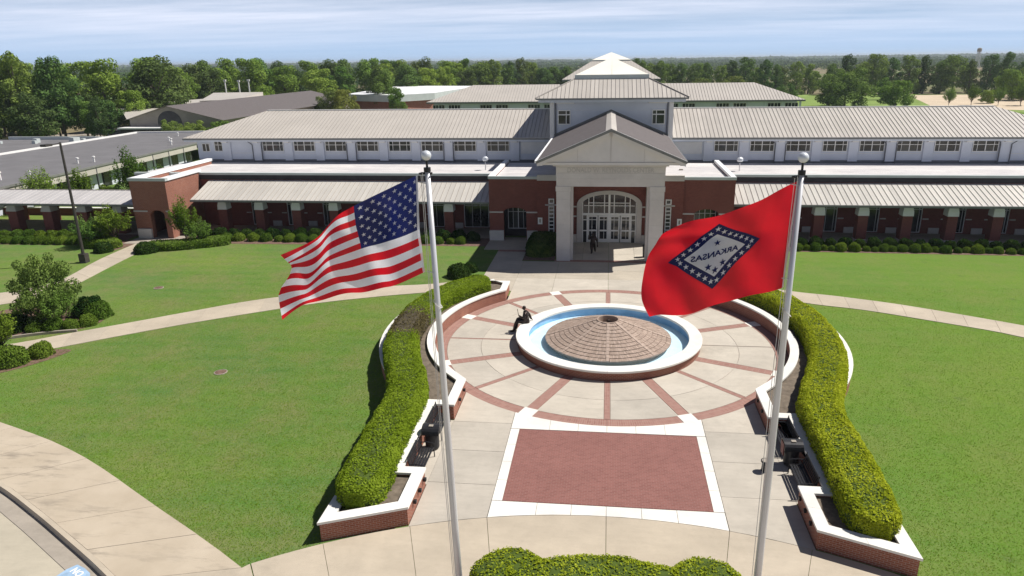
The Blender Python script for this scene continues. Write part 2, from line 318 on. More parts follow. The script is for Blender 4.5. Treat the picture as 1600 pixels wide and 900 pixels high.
# ------------------------------------------------------------------ mesh helpers
def setp(o, label=None, cat=None, group=None, kind=None):
    if label: o['label'] = label
    if cat: o['category'] = cat
    if group: o['group'] = group
    if kind: o['kind'] = kind
    return o
def empty(name, loc=(0, 0, 0), label=None, cat=None, group=None, rz=0):
    o = bpy.data.objects.new(name, None); o.empty_display_size = 0.3; col.objects.link(o)
    o.location = loc; o.rotation_euler = (0, 0, rz); return setp(o, label, cat, group)
class MB:
    """collects faces; build() links ONE mesh object. uv in metres."""
    def __init__(s): s.v = []; s.f = []; s.mi = []; s.uv = []; s.mats = []
    def m(s, name):
        if name not in s.mats: s.mats.append(name)
        return s.mats.index(name)
    def poly(s, pts, mat=None, uv=None):
        k = len(s.v); s.v += [tuple(p) for p in pts]; s.f.append(tuple(range(k, k+len(pts)))); s.mi.append(s.m(mat) if mat else 0)
        if uv is None:
            a = Vector((0, 0, 0)); n_ = len(pts)
            for i in range(n_):
                p, q = Vector(pts[i]), Vector(pts[(i+1) % n_]); a += p.cross(q)
            if a.length > 0: a.normalize()
            if abs(a.z) > 0.75: uv = [(p[0], p[1]) for p in pts]
            else:
                t = Vector((-a.y, a.x, 0)); t = t.normalized() if t.length > 1e-6 else Vector((1, 0, 0))
                uv = [(p[0]*t.x+p[1]*t.y, p[2]) for p in pts]
        s.uv += list(uv)
    def box(s, x0, x1, y0, y1, z0, z1, mat=None, bottom=True):
        s.hexa([(x0, y0, z0), (x1, y0, z0), (x1, y1, z0), (x0, y1, z0)], [(x0, y0, z1), (x1, y0, z1), (x1, y1, z1), (x0, y1, z1)], mat, bottom)
    def hexa(s, lo, hi, mat=None, bottom=True, topmat=None):
        n_ = len(lo)
        for i in range(n_):
            j = (i+1) % n_; s.poly([lo[i], lo[j], hi[j], hi[i]], mat)
        s.poly(hi, topmat or mat)
        if bottom: s.poly(lo[::-1], mat)
    def prism(s, pts, z0, z1, mat=None, topmat=None, bottom=False):
        s.hexa([(p[0], p[1], z0) for p in pts], [(p[0], p[1], z1) for p in pts], mat, bottom, topmat)
    def tube(s, path, radii, n=8, mat=None, cap=True):
        rings = []
        P = [Vector(p) for p in path]
        for i, p in enumerate(P):
            d = (P[min(i+1, len(P)-1)]-P[max(i-1, 0)]).normalized()
            a = d.cross(Vector((0, 0, 1))) if abs(d.z) < 0.95 else d.cross(Vector((1, 0, 0)))
            a.normalize(); b_ = d.cross(a); r_ = radii[i] if isinstance(radii, (list, tuple)) else radii
            rings.append([p + (a*math.cos(2*PI*k/n)+b_*math.sin(2*PI*k/n))*r_ for k in range(n)])
        for i in range(len(rings)-1):
            for k in range(n):
                s.poly([rings[i][k], rings[i+1][k], rings[i+1][(k+1) % n], rings[i][(k+1) % n]], mat)
        if cap: s.poly(rings[0][::-1][::-1], mat); s.poly(rings[-1][::-1], mat)
    def lathe(s, prof, n=48, c=(0, 0), mat=None, a0=0, a1=2*PI):
        for k in range(n):
            t0 = a0+(a1-a0)*k/n; t1 = a0+(a1-a0)*(k+1)/n
            for i in range(len(prof)-1):
                (r0, z0), (r1, z1) = prof[i], prof[i+1]
                pts = [(c[0]+r0*math.cos(t0), c[1]+r0*math.sin(t0), z0), (c[0]+r0*math.cos(t1), c[1]+r0*math.sin(t1), z0),
                       (c[0]+r1*math.cos(t1), c[1]+r1*math.sin(t1), z1), (c[0]+r1*math.cos(t0), c[1]+r1*math.sin(t0), z1)]
                rr = max(r0, r1)
                uv = [(t0*rr, z0), (t1*rr, z0), (t1*rr, z1), (t0*rr, z1)] if abs(z1-z0) > abs(r1-r0) else [(t0*rr, r0), (t1*rr, r0), (t1*rr, r1), (t0*rr, r1)]
                s.poly(pts, mat, uv)
    def mesh(s, name, mat=None, smooth=False):
        me = bpy.data.meshes.new(name); me.from_pydata(s.v, [], s.f)
        if s.mats:
            for q in s.mats: me.materials.append(MAT[q])
            me.polygons.foreach_set('material_index', s.mi)
        elif mat: me.materials.append(MAT[mat])
        uvl = me.uv_layers.new(name='UVMap'); uvl.data.foreach_set('uv', np.array(s.uv, dtype=np.float32).ravel())
        if smooth: me.polygons.foreach_set('use_smooth', [True]*len(s.f))
        me.update(); return me
    def build(s, name, mat=None, parent=None, smooth=False, kind=None, weld=False):
        me = s.mesh(name, mat, smooth)
        if weld:
            import bmesh
            bm = bmesh.new(); bm.from_mesh(me); bmesh.ops.remove_doubles(bm, verts=bm.verts, dist=1e-4); bm.to_mesh(me); bm.free()
        return link(name, me, parent, kind)
def link(name, me, parent=None, kind=None):
    o = bpy.data.objects.new(name, me); col.objects.link(o)
    if parent: o.parent = parent
    if kind: o['kind'] = kind
    return o
def quick(name, mat, parent, *boxes, kind=None):
    mb = MB()
    for q in boxes: mb.box(*q)
    return mb.build(name, mat, parent, kind=kind)
def dup_tree(o, parent=None):
    c = o.copy(); col.objects.link(c); c.parent = parent
    for ch in KIDS.get(o.name, []): dup_tree(ch, c)
    return c
KIDS = {}
def register(root):
    bykey = {}
    for o in bpy.data.objects:
        if o.parent: bykey.setdefault(o.parent.name, []).append(o)
    def rec(o):
        KIDS[o.name] = bykey.get(o.name, [])
        for c in KIDS[o.name]: rec(c)
    rec(root)
ORD = ['first', 'second', 'third', 'fourth', 'fifth', 'sixth', 'seventh', 'eighth', 'ninth', 'tenth', 'eleventh', 'twelfth', 'thirteenth', 'fourteenth',
       'fifteenth', 'sixteenth', 'seventeenth', 'eighteenth', 'nineteenth', 'twentieth', 'twenty-first', 'twenty-second', 'twenty-third', 'twenty-fourth',
       'twenty-fifth', 'twenty-sixth', 'twenty-seventh', 'twenty-eighth', 'twenty-ninth', 'thirtieth', 'thirty-first', 'thirty-second', 'thirty-third',
       'thirty-fourth', 'thirty-fifth', 'thirty-sixth', 'thirty-seventh', 'thirty-eighth', 'thirty-ninth', 'fortieth']

# ---------- foliage: many small leaf quads
def leaf_mesh(name, P, Nn, size, mats, mi=None, aspect=0.7, jitter=0.9):
    n = len(P); P = np.asarray(P, float); Nn = np.asarray(Nn, float)
    d = Nn + rng.normal(0, jitter, (n, 3)); d[:, 2] += 0.15; d /= np.linalg.norm(d, axis=1, keepdims=True)+1e-9
    a = np.cross(d, rng.normal(0, 1, (n, 3))); a /= np.linalg.norm(a, axis=1, keepdims=True)+1e-9
    b_ = np.cross(d, a)
    s_ = size*rng.uniform(0.65, 1.35, (n, 1)); a = a*s_; b_ = b_*s_*aspect
    V = np.stack([P-a, P-b_*0.9+a*0.1, P+a, P+b_*0.9+a*0.1], 1).reshape(-1, 3)
    me = bpy.data.meshes.new(name); me.vertices.add(4*n); me.vertices.foreach_set('co', V.ravel())
    me.loops.add(4*n); me.loops.foreach_set('vertex_index', np.arange(4*n, dtype=np.int32))
    me.polygons.add(n); me.polygons.foreach_set('loop_start', np.arange(0, 4*n, 4, dtype=np.int32))
    for q in mats: me.materials.append(MAT[q])
    if mi is not None: me.polygons.foreach_set('material_index', np.asarray(mi, np.int32))
    me.update(calc_edges=True); return me
def sph(n):
    v = rng.normal(0, 1, (n, 3)); return v/np.linalg.norm(v, axis=1, keepdims=True)
def crown_points(blobs, n):
    """blobs: (x,y,z,rx,ry,rz). leaves near shells of lumpy ellipsoids, none deep inside another one"""
    B = np.array(blobs, float); area = (B[:, 3]*B[:, 5]+B[:, 3]*B[:, 4]); area /= area.sum()
    P = []; Q = []
    for k, bl in enumerate(B):
        m_ = int(n*area[k]*1.6)+8; u = sph(m_); r_ = rng.uniform(0.35, 1.20, (m_, 1))**0.5
        P.append(bl[:3]+u*bl[3:6]*r_); Q.append(u)
    P = np.concatenate(P); Q = np.concatenate(Q)
    keep = np.ones(len(P), bool)
    for bl in B:
        d = (((P-bl[:3])/bl[3:6])**2).sum(1); keep &= d > 0.30
    return P[keep], Q[keep]
def blob_mesh_into(mb, blobs, mat, k=0.80, nu=8, nv=6):
    for (x, y, z, rx, ry, rz) in blobs:
        for i in range(nv):
            t0 = PI*i/nv; t1 = PI*(i+1)/nv
            for j in range(nu):
                p0 = 2*PI*j/nu; p1 = 2*PI*(j+1)/nu
                f_ = lambda t, p: (x+rx*k*math.sin(t)*math.cos(p), y+ry*k*math.sin(t)*math.sin(p), z+rz*k*math.cos(t))
                mb.poly([f_(t0, p0), f_(t1, p0), f_(t1, p1), f_(t0, p1)], mat)
def make_tree_meshes(kind, seed, leaves, leaf, mat):
    r = random.Random(seed)
    bl = []
    tw = []
    if kind == 'broad':      # unit height 1, lumpy ovoid with foliage low down
        for i in range(34):
            z = r.uniform(0.20, 0.93); a = r.uniform(0, 2*PI); env = 0.29*math.sqrt(max(0.05, 1-((z-0.50)/0.47)**2))
            q = env*r.uniform(0.45, 0.95); s_ = r.uniform(0.06, 0.115)
            bl.append((q*math.cos(a), q*math.sin(a), z, s_, s_, s_*r.uniform(0.7, 0.95)))
        bl += [(0, 0, 0.50, 0.17, 0.17, 0.28), (0.03, -0.02, 0.86, 0.09, 0.09, 0.09)]
    elif kind == 'tall':
        for i in range(34):
            z = 0.05+0.87*i/33; a = r.uniform(0, 2*PI); env = 0.215*math.sqrt(max(0.03, 1-((z-0.38)/0.60)**2))+0.01
            q = r.uniform(0.35, 0.95)*env; s_ = r.uniform(0.05, 0.085)
            bl.append((q*math.cos(a), q*math.sin(a), z, s_, s_, s_*r.uniform(0.8, 1.3)))
        bl += [(0, 0, 0.45, 0.11, 0.11, 0.33), (0, 0, 0.93, 0.045, 0.045, 0.065)]
    elif kind == 'low':      # big rounded, foliage to the ground
        for i in range(52):
            a = r.uniform(0, 2*PI); z = r.uniform(0.04, 0.88); env = 0.47*math.sqrt(max(0.05, 1-((z-0.36)/0.58)**2))
            q = env*r.uniform(0.5, 0.98); s_ = r.uniform(0.07, 0.13)
            bl.append((q*math.cos(a), q*math.sin(a), z, s_, s_, s_*0.85))
        bl.append((0, 0, 0.46, 0.34, 0.34, 0.36))
    elif kind == 'airy':     # many upright twigs with leaves along them
        for i in range(46):
            a = r.uniform(0, 2*PI); sp_ = r.uniform(0.05, 0.34); zt_ = r.uniform(0.55, 1.0)*(1.08-sp_*0.9)
            p0 = Vector((0, 0, r.uniform(0.10, 0.3))); p2 = Vector((sp_*math.cos(a), sp_*math.sin(a), zt_)); p1 = p0.lerp(p2, 0.5)+Vector((math.cos(a), math.sin(a), 0))*sp_*0.22
            tw.append((p0, p1, p2))
    if kind == 'airy':
        P = []; Q = []
        for p0, p1, p2 in tw:
            for q in range(leaves//46):
                t = r.uniform(0.30, 1.03)**0.8; c = p0*(1-t)**2+p1*2*t*(1-t)+p2*t*t; o_ = Vector((r.gauss(0, 1), r.gauss(0, 1), r.gauss(0, 1)))*0.026*(1.5-t*0.6); P.append(tuple(c+o_)); Q.append(tuple((o_.normalized()+Vector((0, 0, .4)))))
        P = np.array(P); Q = np.array(Q)
    else: P, Q = crown_points(bl, leaves)
    me = leaf_mesh('crown', P, Q, leaf, [mat], jitter=0.5)
    mb = MB()
    zt = 0.62 if kind != 'low' else 0.5
    tr = 0.016 if kind != 'airy' else 0.010
    mb.tube([(0, 0, -0.01), (0.004, 0.003, 0.25), (-0.006, 0.004, zt)], [tr*1.4, tr, tr*0.5], 6, 'bark')
    for p0, p1, p2 in tw[:24]: mb.tube([tuple(p0), tuple(p1), tuple(p2)], [0.007, 0.005, 0.002], 4, 'bark', cap=False)
    for i in range(7 if kind != 'airy' else 0):
        t = bl[r.randrange(len(bl))]; z0 = r.uniform(0.28, 0.55)
        mb.tube([(0, 0, z0), (t[0]*0.5, t[1]*0.5, z0+(t[2]-z0)*0.6), (t[0], t[1], t[2])], [tr*0.55, tr*0.35, tr*0.12], 5, 'bark', cap=False)
    return me, mb.mesh('trunk')
TREES = {}
for k_, (kind, sd, nl, lf, mt) in dict(
    b1=('broad', 1, 4200, 0.0165, 'forest_leaf'), b2=('broad', 2, 4200, 0.0165, 'tree_leaf'), b3=('broad', 3, 4200, 0.0165, 'forest_leaf'), b4=('broad', 14, 4200, 0.0165, 'pine_leaf'),
    t1=('tall', 4, 3600, 0.015, 'pine_leaf'), t2=('tall', 5, 3600, 0.015, 'tree_leaf'), t3=('tall', 6, 3600, 0.015, 'tree_leaf'),
    l1=('low', 7, 9000, 0.017, 'tree_leaf'), l2=('low', 8, 7000, 0.019, 'forest_leaf'), l3=('low', 9, 6000, 0.020, 'olive_leaf'),
    a1=('airy', 10, 5200, 0.0155, 'shrub_leaf'), a2=('airy', 11, 5200, 0.0155, 'forest_leaf')).items():
    TREES[k_] = make_tree_meshes(kind, sd, nl, lf, mt)
def place_tree(proto, x, y, h, label, group=None, wid=1.0, name='tree', cat='tree'):
    root = empty(name, (x, y, 0), label, cat, group, rz=random.uniform(0, 6.28))
    root.scale = (h*wid, h*wid, h)
    link('crown', TREES[proto][0], root); link('trunk', TREES[proto][1], root)
    return root
# ================================================================== GROUND
def sheet(name, pts, z, mat):
    mb = MB(); mb.poly([(x, y, z) for x, y in pts]); return mb.build(name, mat, None, kind='structure')
mb = MB()
gx = [-9000, -2500, -900, -320, -120, 120, 320, 900, 2500, 9000]; gy = [-400, -60, 170, 420, 900, 2000, 5000, 14000]
for i in range(len(gx)-1):
    for j in range(len(gy)-1):
        mb.poly([(gx[i], gy[j], -0.45), (gx[i+1], gy[j], -0.45), (gx[i+1], gy[j+1], -0.45), (gx[i], gy[j+1], -0.45)])
mb.build('ground', 'far_ground', None, kind='structure')
def lerp_poly(P, t):
    """point at fraction t of arc length"""
    L = [0]
    for a, b_ in zip(P, P[1:]): L.append(L[-1]+math.dist(a, b_))
    d = t*L[-1]
    for i in range(len(P)-1):
        if d <= L[i+1]+1e-9:
            k = (d-L[i])/max(1e-9, L[i+1]-L[i]); return (P[i][0]+(P[i+1][0]-P[i][0])*k, P[i][1]+(P[i+1][1]-P[i][1])*k)
    return P[-1]
def smooth(P, n):
    """Catmull-Rom through P"""
    out_ = []
    Q = [P[0]]+list(P)+[P[-1]]
    for i in range(1, len(Q)-2):
        for k in range(n):
            t = k/n; p0, p1, p2, p3 = Q[i-1:i+3]
            out_.append(tuple(0.5*((2*p1[c])+(-p0[c]+p2[c])*t+(2*p0[c]-5*p1[c]+4*p2[c]-p3[c])*t*t+(-p0[c]+3*p1[c]-3*p2[c]+p3[c])*t**3) for c in range(2)))
    out_.append(tuple(P[-1])); return out_
# lawn edge of the curved walk and its kerb
LE = smooth([(-70, -1.5), (-52, -4.5), (-38, -8.2), (-27.47, -11.68), (-22.0, -13.87), (-16.5, -17.02), (-11.59, -19.96), (-6.5, -23.6), (0, -26.0)], 8)
KE = smooth([(-66, -4.2), (-52, -6.6), (-40, -9.9), (-33, -12.2), (-28.0, -14.15), (-23.5, -16.12), (-20.65, -17.63), (-18.3, -18.98), (-16.0, -20.35), (-13.6, -21.95), (-10.5, -24.3), (-6, -27), (0, -29.0)], 8)
drive_z = -0.17
KE2 = [(x, -y) for x, y in KE]
# lawn: everything on the campus side of the walk
lawnpoly = [(-70, -1.5)]+[p for p in LE if p[0] > -70]+[(-p[0], p[1]) for p in LE[::-1] if p[0] < -0.1]+[(70, -1.5), (130, -4), (130, 180), (-130, 180), (-130, -4)]
import bmesh
def ngon_sheet(name, pts, z, mat, kind='structure'):
    bm = bmesh.new(); vs = [bm.verts.new((x, y, z)) for x, y in pts]; f = bm.faces.new(vs)
    bmesh.ops.triangulate(bm, faces=[f]); bmesh.ops.recalc_face_normals(bm, faces=bm.faces)
    for g in bm.faces:
        if g.normal.z < 0: g.normal_flip()
    me = bpy.data.meshes.new(name); bm.to_mesh(me); bm.free(); me.materials.append(MAT[mat]); me.uv_layers.new(name='UVMap')
    return link(name, me, None, kind)
ngon_sheet('lawn', lawnpoly, 0.0, 'lawn_grass')
# drive
ngon_sheet('driveway', [(-90, -60), (90, -60), (90, -6)]+[(-x, y) for x, y in KE][:0]+[(66, -4.2)]+[(-x, y) for x, y in KE if x < -0.1][1:]+[p for p in KE[::-1]]+[(-90, -6)], drive_z, 'drive_concrete')
# ---- slabs
SLABS = {}
def slab_root(name): 
    o = empty(name); o['kind'] = 'structure'; return o
def slab(root, pts, mat, z=0.03, th=0.09, name='slab', gap=0.012):
    cx = sum(p[0] for p in pts)/len(pts); cy = sum(p[1] for p in pts)/len(pts)
    # shrink edges toward centroid by gap
    q = []
    for x, y in pts:
        d = math.hypot(x-cx, y-cy); k = (d-gap)/d if d > gap else 1; q.append((cx+(x-cx)*k, cy+(y-cy)*k))
    ar = sum(q[i][0]*q[(i+1) % len(q)][1]-q[(i+1) % len(q)][0]*q[i][1] for i in range(len(q)))
    if ar < 0: q = q[::-1]
    mb = MB(); mb.prism(q, z-th, z+random.uniform(-0.002, 0.002)); return mb.build(name, mat, root)
def strip_slabs(root, A, B, n, mat, **k):
    for i in range(n):
        t0, t1 = i/n, (i+1)/n
        slab(root, [lerp_poly(A, t0), lerp_poly(A, (t0+t1)/2), lerp_poly(A, t1), lerp_poly(B, t1), lerp_poly(B, (t0+t1)/2), lerp_poly(B, t0)], mat, **k)
# curved front walk (left), kerb and gutter; mirrored on the right
def seg_between(P, x0, x1): return [p for p in P if x0 <= p[0] <= x1]
for sx in (-1, 1):
    fw = slab_root('front_walk')
    A = [(sx*-x, y) for x, y in LE]; A = [(-sx*x*-1*-1, y) for x, y in LE] if False else [((x if sx < 0 else -x), y) for x, y in LE if x <= -11.3]
    B = [((x if sx < 0 else -x), y) for x, y in KE if x <= -15.1]
    if sx > 0: A = A[-18:]; B = B[-18:]
    strip_slabs(fw, A, B, 22 if sx < 0 else 7, 'old_walk_concrete')
    kb = MB(); gt = MB()
    K = [((x if sx < 0 else -x), y) for x, y in KE]
    def off(P, d):
        o_ = []
        for i, p in enumerate(P):
            a = P[max(i-1, 0)]; b_ = P[min(i+1, len(P)-1)]; t = Vector((b_[0]-a[0], b_[1]-a[1])).normalized(); nn = Vector((t.y, -t.x))
            if nn.y > 0: nn = -nn
            o_.append((p[0]+nn.x*d, p[1]+nn.y*d))
        return o_
    K0, K1, K2, K3 = K, off(K, 0.16), off(K, 0.20), off(K, 0.78)
    for i in range(len(K)-1):
        a, b_ = (i, i+1) if sx < 0 else (i+1, i)
        kb.poly([(*K0[a], 0.034), (*K1[a], 0.034), (*K1[b_], 0.034), (*K0[b_], 0.034)])
        kb.poly([(*K1[a], 0.034), (*K2[a], drive_z+0.004), (*K2[b_], drive_z+0.004), (*K1[b_], 0.034)])
        gt.poly([(*K2[a], drive_z+0.006), (*K3[a], drive_z+0.02), (*K3[b_], drive_z+0.02), (*K2[b_], drive_z+0.006)])
        gt.poly([(*K3[a], drive_z+0.02), (*off(K, 0.80)[a], drive_z-0.01), (*off(K, 0.80)[b_], drive_z-0.01), (*K3[b_], drive_z+0.02)])
    kb.build('kerb', 'walk_concrete', None, kind='structure'); gt.build('gutter', 'gutter_concrete', None, kind='structure')
# front walkway: ring slabs below the planting terrace (centre (0,-36.6), R 20.2)
RC = -36.42; RR = 20.2
def arcp(x, r): return (x*r/RR, RC+math.sqrt(r*r-(x*r/RR)**2))
fr = slab_root('front_plaza_walk')
xs = [-11.4, -9.45, -6.78, -4.19, 0, 4.19, 6.72, 9.45, 11.4]
for a, b_ in zip(xs, xs[1:]):
    for r0, r1 in ((RR, 17.0), (17.0, 14.0), (14.0, 10.5)):
        n_ = 5; up = [arcp(a+(b_-a)*k/n_, r0) for k in range(n_+1)]; lo = [arcp(b_+(a-b_)*k/n_, r1) for k in range(n_+1)]
        slab(fr, up+lo, 'walk_concrete')
LEc = [p for p in LE if p[0] <= -11.3][-1]; KEc = [p for p in KE if p[0] <= -15.1][-1]
for sx in (-1, 1):
    slab(fr, [(-sx*LEc[0], LEc[1]), (sx*11.42, -19.76), (sx*10.5, -21.07), (sx*9.62, -22.38), (sx*8.5, -24.6), (-sx*KEc[0], KEc[1])], 'walk_concrete')
# side walks
def dense(P): return smooth(P, 6)
lw = slab_root('left_walk')
TOPL = dense([(-9.4, 11.9), (-12.71, 10.25), (-16.03, 9.41), (-20.22, 7.73), (-24.0, 5.78), (-27.06, 3.35), (-29.93, 0.93), (-32.33, -1.0), (-34.6, -2.9), (-40, -6.2)])
BOTL = dense([(-9.4, 9.5), (-13.33, 8.0), (-15.37, 7.28), (-19.3, 5.54), (-22.64, 3.44), (-25.85, 1.24), (-28.64, -0.93), (-31.15, -3.03), (-33.6, -5.1), (-38.6, -8.4)])
strip_slabs(lw, TOPL, BOTL, 19, 'walk_concrete')
rw = slab_root('right_walk')
TOPR = dense([(9.4, 11.9), (12.63, 10.25), (15.2, 9.45), (18.6, 8.05), (21.76, 6.28), (24.6, 4.5), (30, 0.8), (36, -3.4)])
BOTR = dense([(9.4, 9.5), (13.25, 7.65), (16.14, 6.7), (19.39, 5.05), (22.28, 3.5), (23.6, 2.5), (28.6, -1.0), (34.6, -5.2)])
strip_slabs(rw, TOPR, BOTR, 18, 'walk_concrete')
tw = slab_root('tower_walk')
strip_slabs(tw, dense([(-42.6, 20.3), (-42.2, 15.0), (-41.3, 10.6), (-41.2, 8.6), (-43.2, 6.0), (-50, 2.8)]), dense([(-40.6, 20.3), (-39.9, 14.0), (-39.2, 9.0), (-39.0, 6.3), (-41.6, 3.2), (-48.5, 0.2)]), 10, 'walk_concrete')
# ---- central plaza
pb = MB(); pb.poly([(-6.85, -17.2, 0.0), (6.85, -17.2, 0.0), (6.85, 8.0, 0.0), (-6.85, 8.0, 0.0)]); 
pb.lathe([(0.0, 0.012), (9.9, 0.012)], 64)
base_o = pb.build('plaza_bed', 'mortar', None, kind='structure')
plaza = slab_root('plaza')
def sector(r0, r1, a0, a1, n=6):
    return [(r1*math.cos(a0+(a1-a0)*k/n), r1*math.sin(a0+(a1-a0)*k/n)) for k in range(n+1)]+[(r0*math.cos(a1+(a0-a1)*k/n), r0*math.sin(a1+(a0-a1)*k/n)) for k in range(n+1)]
WIDE, NARR, THIN = 0.27, 0.145, 0.03
spokes = []
for k in range(16):
    a = 2*PI*k/16; wd = WIDE if k % 2 == 1 else (THIN if k in (0,) else (0.07 if k == 8 else NARR)); spokes.append((a, wd))
RI, RM, RO, RB = 5.12, 7.2, 9.1, 9.72
def spoke_sector(r0, r1, k):
    a0, w0 = spokes[k]; a1, w1 = spokes[(k+1) % 16]
    if a1 < a0: a1 += 2*PI
    pts = []
    n = 5
    f0 = lambda r: a0+math.asin(w0/r); f1 = lambda r: a1-math.asin(w1/r)
    for i in range(n+1): t = f0(r1)+(f1(r1)-f0(r1))*i/n; pts.append((r1*math.cos(t), r1*math.sin(t)))
    for i in range(n+1): t = f1(r0)+(f0(r0)-f1(r0))*i/n; pts.append((r0*math.cos(t), r0*math.sin(t)))
    return pts
for k in range(16):
    slab(plaza, spoke_sector(RI, RM, k), 'plaza_concrete', name='slab'); slab(plaza, spoke_sector(RM, RO, k), 'plaza_concrete', name='slab')
def uvpoly(root, pts, uv, mat, name, z0=-0.06, z1=0.028):
    mb = MB(); mb.poly([(x, y, z1) for x, y in pts], uv=uv)
    for i in range(len(pts)):
        a, b_ = pts[i], pts[(i+1) % len(pts)]; mb.poly([(*a, z0), (*b_, z0), (*b_, z1), (*a, z1)])
    return mb.build(name, mat, root)
for k, (a, wd) in enumerate(spokes):
    if wd < 0.05: continue
    c_, s_ = math.cos(a), math.sin(a); e = 0.012
    P = lambda r, t: (r*c_-t*s_, r*s_+t*c_)
    pts = [P(RI, -wd+e), P(RO-0.02, -wd+e), P(RO-0.02, wd-e), P(RI, wd-e)]
    uvpoly(plaza, pts, [(-wd, RI), (-wd, RO), (wd, RO), (wd, RI)], 'band_brick', 'brick_spoke')
# ring band between spokes with white squares where the wide spokes cross
for k in range(16):
    a0, a1 = spokes[k][0], spokes[k][0]+2*PI/16
    sq = 0.36
    s0 = math.asin(sq/9.4) if k % 2 == 1 else 0.0; s1 = math.asin(sq/9.4) if k % 2 == 0 else 0.0
    n = 8; A0, A1 = a0+s0+0.001, a1-s1-0.001
    for i in range(n):
        t0 = A0+(A1-A0)*i/n; t1 = A0+(A1-A0)*(i+1)/n
        if i == 0: mb = MB()
        pts = [(r*math.cos(t), r*math.sin(t)) for r, t in ((RO+0.012, t0), (RB, t0), (RB, t1), (RO+0.012, t1))]
        mb.poly([(*p, 0.030) for p in pts], uv=[(t0*9.4, RO), (t0*9.4, RB), (t1*9.4, RB), (t1*9.4, RO)])
    mb.build('brick_ring_band', 'band_brick', plaza)
    if k % 2 == 1:
        a = a0; c_, s_ = math.cos(a), math.sin(a); P = lambda r, t: (r*c_-t*s_, r*s_+t*c_)
        slab(plaza, [P(RO-0.06, -sq), P(RB+0.06, -sq), P(RB+0.06, sq), P(RO-0.06, sq)], 'white_paver', z=0.036, name='white_paver')
# outer plaza slabs
def ring_y(x, r=RB): return math.sqrt(max(0, r*r-x*x))
def arc_slab(root, x0, x1, ya, sgn, mat, name='slab', z=0.03):
    """slab between straight line y=ya and the ring (sgn -1: below, +1: above)"""
    n = 6; pts = [(x0, ya), (x1, ya)]+[(x1+(x0-x1)*k/n, sgn*ring_y(x1+(x0-x1)*k/n)) for k in range(n+1)]
    slab(root, pts, mat, name=name, z=z)
RX = 3.80
for sx in (-1, 1):
    arc_slab(plaza, sx*4.19, sx*6.83, -9.85, -1, 'plaza_concrete')
    ys = [-9.85, -12.25, -14.65, -17.1]
    for i in range(2): slab(plaza, [(sx*4.19, ys[i]), (sx*6.83, ys[i]), (sx*6.83, ys[i+1]), (sx*4.19, ys[i+1])], 'plaza_concrete')
    n = 4; low = [arcp(sx*(4.19+(6.83-4.19)*k/n), RR) for k in range(n+1)]
    slab(plaza, [(sx*6.83, ys[2]), (sx*4.19, ys[2])]+low, 'plaza_concrete')
    for yb in (-9.7, -12.25):   # floor of the bench niches
        pass
    slab(plaza, [(sx*6.83, -9.75), (sx*7.7, -9.75), (sx*7.7, -14.85), (sx*6.83, -14.85)], 'plaza_concrete')
# white frame round the red brick field
def frame_line(p0, p1, q0, q1, n):
    for i in range(n):
        t0, t1 = i/n, (i+1)/n; L = lambda a, b_, t: (a[0]+(b_[0]-a[0])*t, a[1]+(b_[1]-a[1])*t)
        slab(plaza, [L(p0, p1, t0), L(p0, p1, t1), L(q0, q1, t1), L(q0, q1, t0)], 'white_paver', z=0.034, name='white_paver', gap=0.008)
for sx in (-1, 1): frame_line((sx*RX, -15.62), (sx*RX, -10.3), (sx*4.18, -15.62), (sx*4.18, -10.3), 4)
xs = [-4.18, -2.5, -1.25, 0, 1.25, 2.5, 4.18]
for a, b_ in zip(xs, xs[1:]):
    n_ = 4; slab(plaza, [(a, -15.64), (b_, -15.64)]+[arcp(b_+(a-b_)*k/n_, RR) for k in range(n_+1)], 'white_paver', z=0.034, name='white_paver', gap=0.008)
for a, b_ in zip(xs, xs[1:]):
    n_ = 4; pts = [(a, -10.28), (b_, -10.28)]+[(b_+(a-b_)*k/n_, -ring_y(b_+(a-b_)*k/n_)) for k in range(n_+1)]
    slab(plaza, pts, 'white_paver', z=0.034, name='white_paver', gap=0.008)
uvpoly(plaza, [(-RX+.01, -15.61), (RX-.01, -15.61), (RX-.01, -10.31), (-RX+.01, -10.31)], [(-RX, -15.6), (RX, -15.6), (RX, -10.3), (-RX, -10.3)], 'paver_brick', 'red_brick_field', z1=0.031)
# apron between the ring and the portico
apron = slab_root('entrance_apron')
xs = [-9.3, -6.75, -3.9, 0, 3.9, 6.75, 9.3]
for a, b_ in zip(xs[1:-1], xs[2:-1]): arc_slab(apron, a, b_, 12.1, 1, 'plaza_concrete' if a > -20 else '')
for sx in (-1, 1): slab(apron, [(sx*6.75, 9.0), (sx*9.4, 9.0), (sx*9.4, 12.1), (sx*6.75, 12.1)], 'apron_concrete')
for j, (y0, y1) in enumerate(((12.1, 14.4), (14.4, 16.75))):
    for a, b_ in zip(xs, xs[1:]): slab(apron, [(a, y0), (b_, y0), (b_, y1), (a, y1)], 'apron_concrete')
uvpoly(apron, [(-4.3, 16.77), (4.3, 16.77), (4.3, 17.35), (-4.3, 17.35)], [(-4.3, 0), (4.3, 0), (4.3, 0.6), (-4.3, 0.6)], 'band_brick', 'brick_band')
for sx in (-1, 1):
    slab(apron, [(sx*6.9, 16.78), (sx*9.3, 16.78), (sx*9.3, 19.6), (sx*6.9, 19.6)], 'apron_concrete')
    uvpoly(apron, [(sx*6.9, 19.62), (sx*9.3, 19.62), (sx*9.3, 20.2), (sx*6.9, 20.2)][::sx], [(0, 0), (2.4, 0), (2.4, 0.6), (0, 0.6)], 'band_brick', 'brick_band')
    slab(apron, [(sx*6.9, 20.22), (sx*10.6, 20.22), (sx*10.6, 24.6), (sx*6.9, 24.6)], 'apron_concrete')
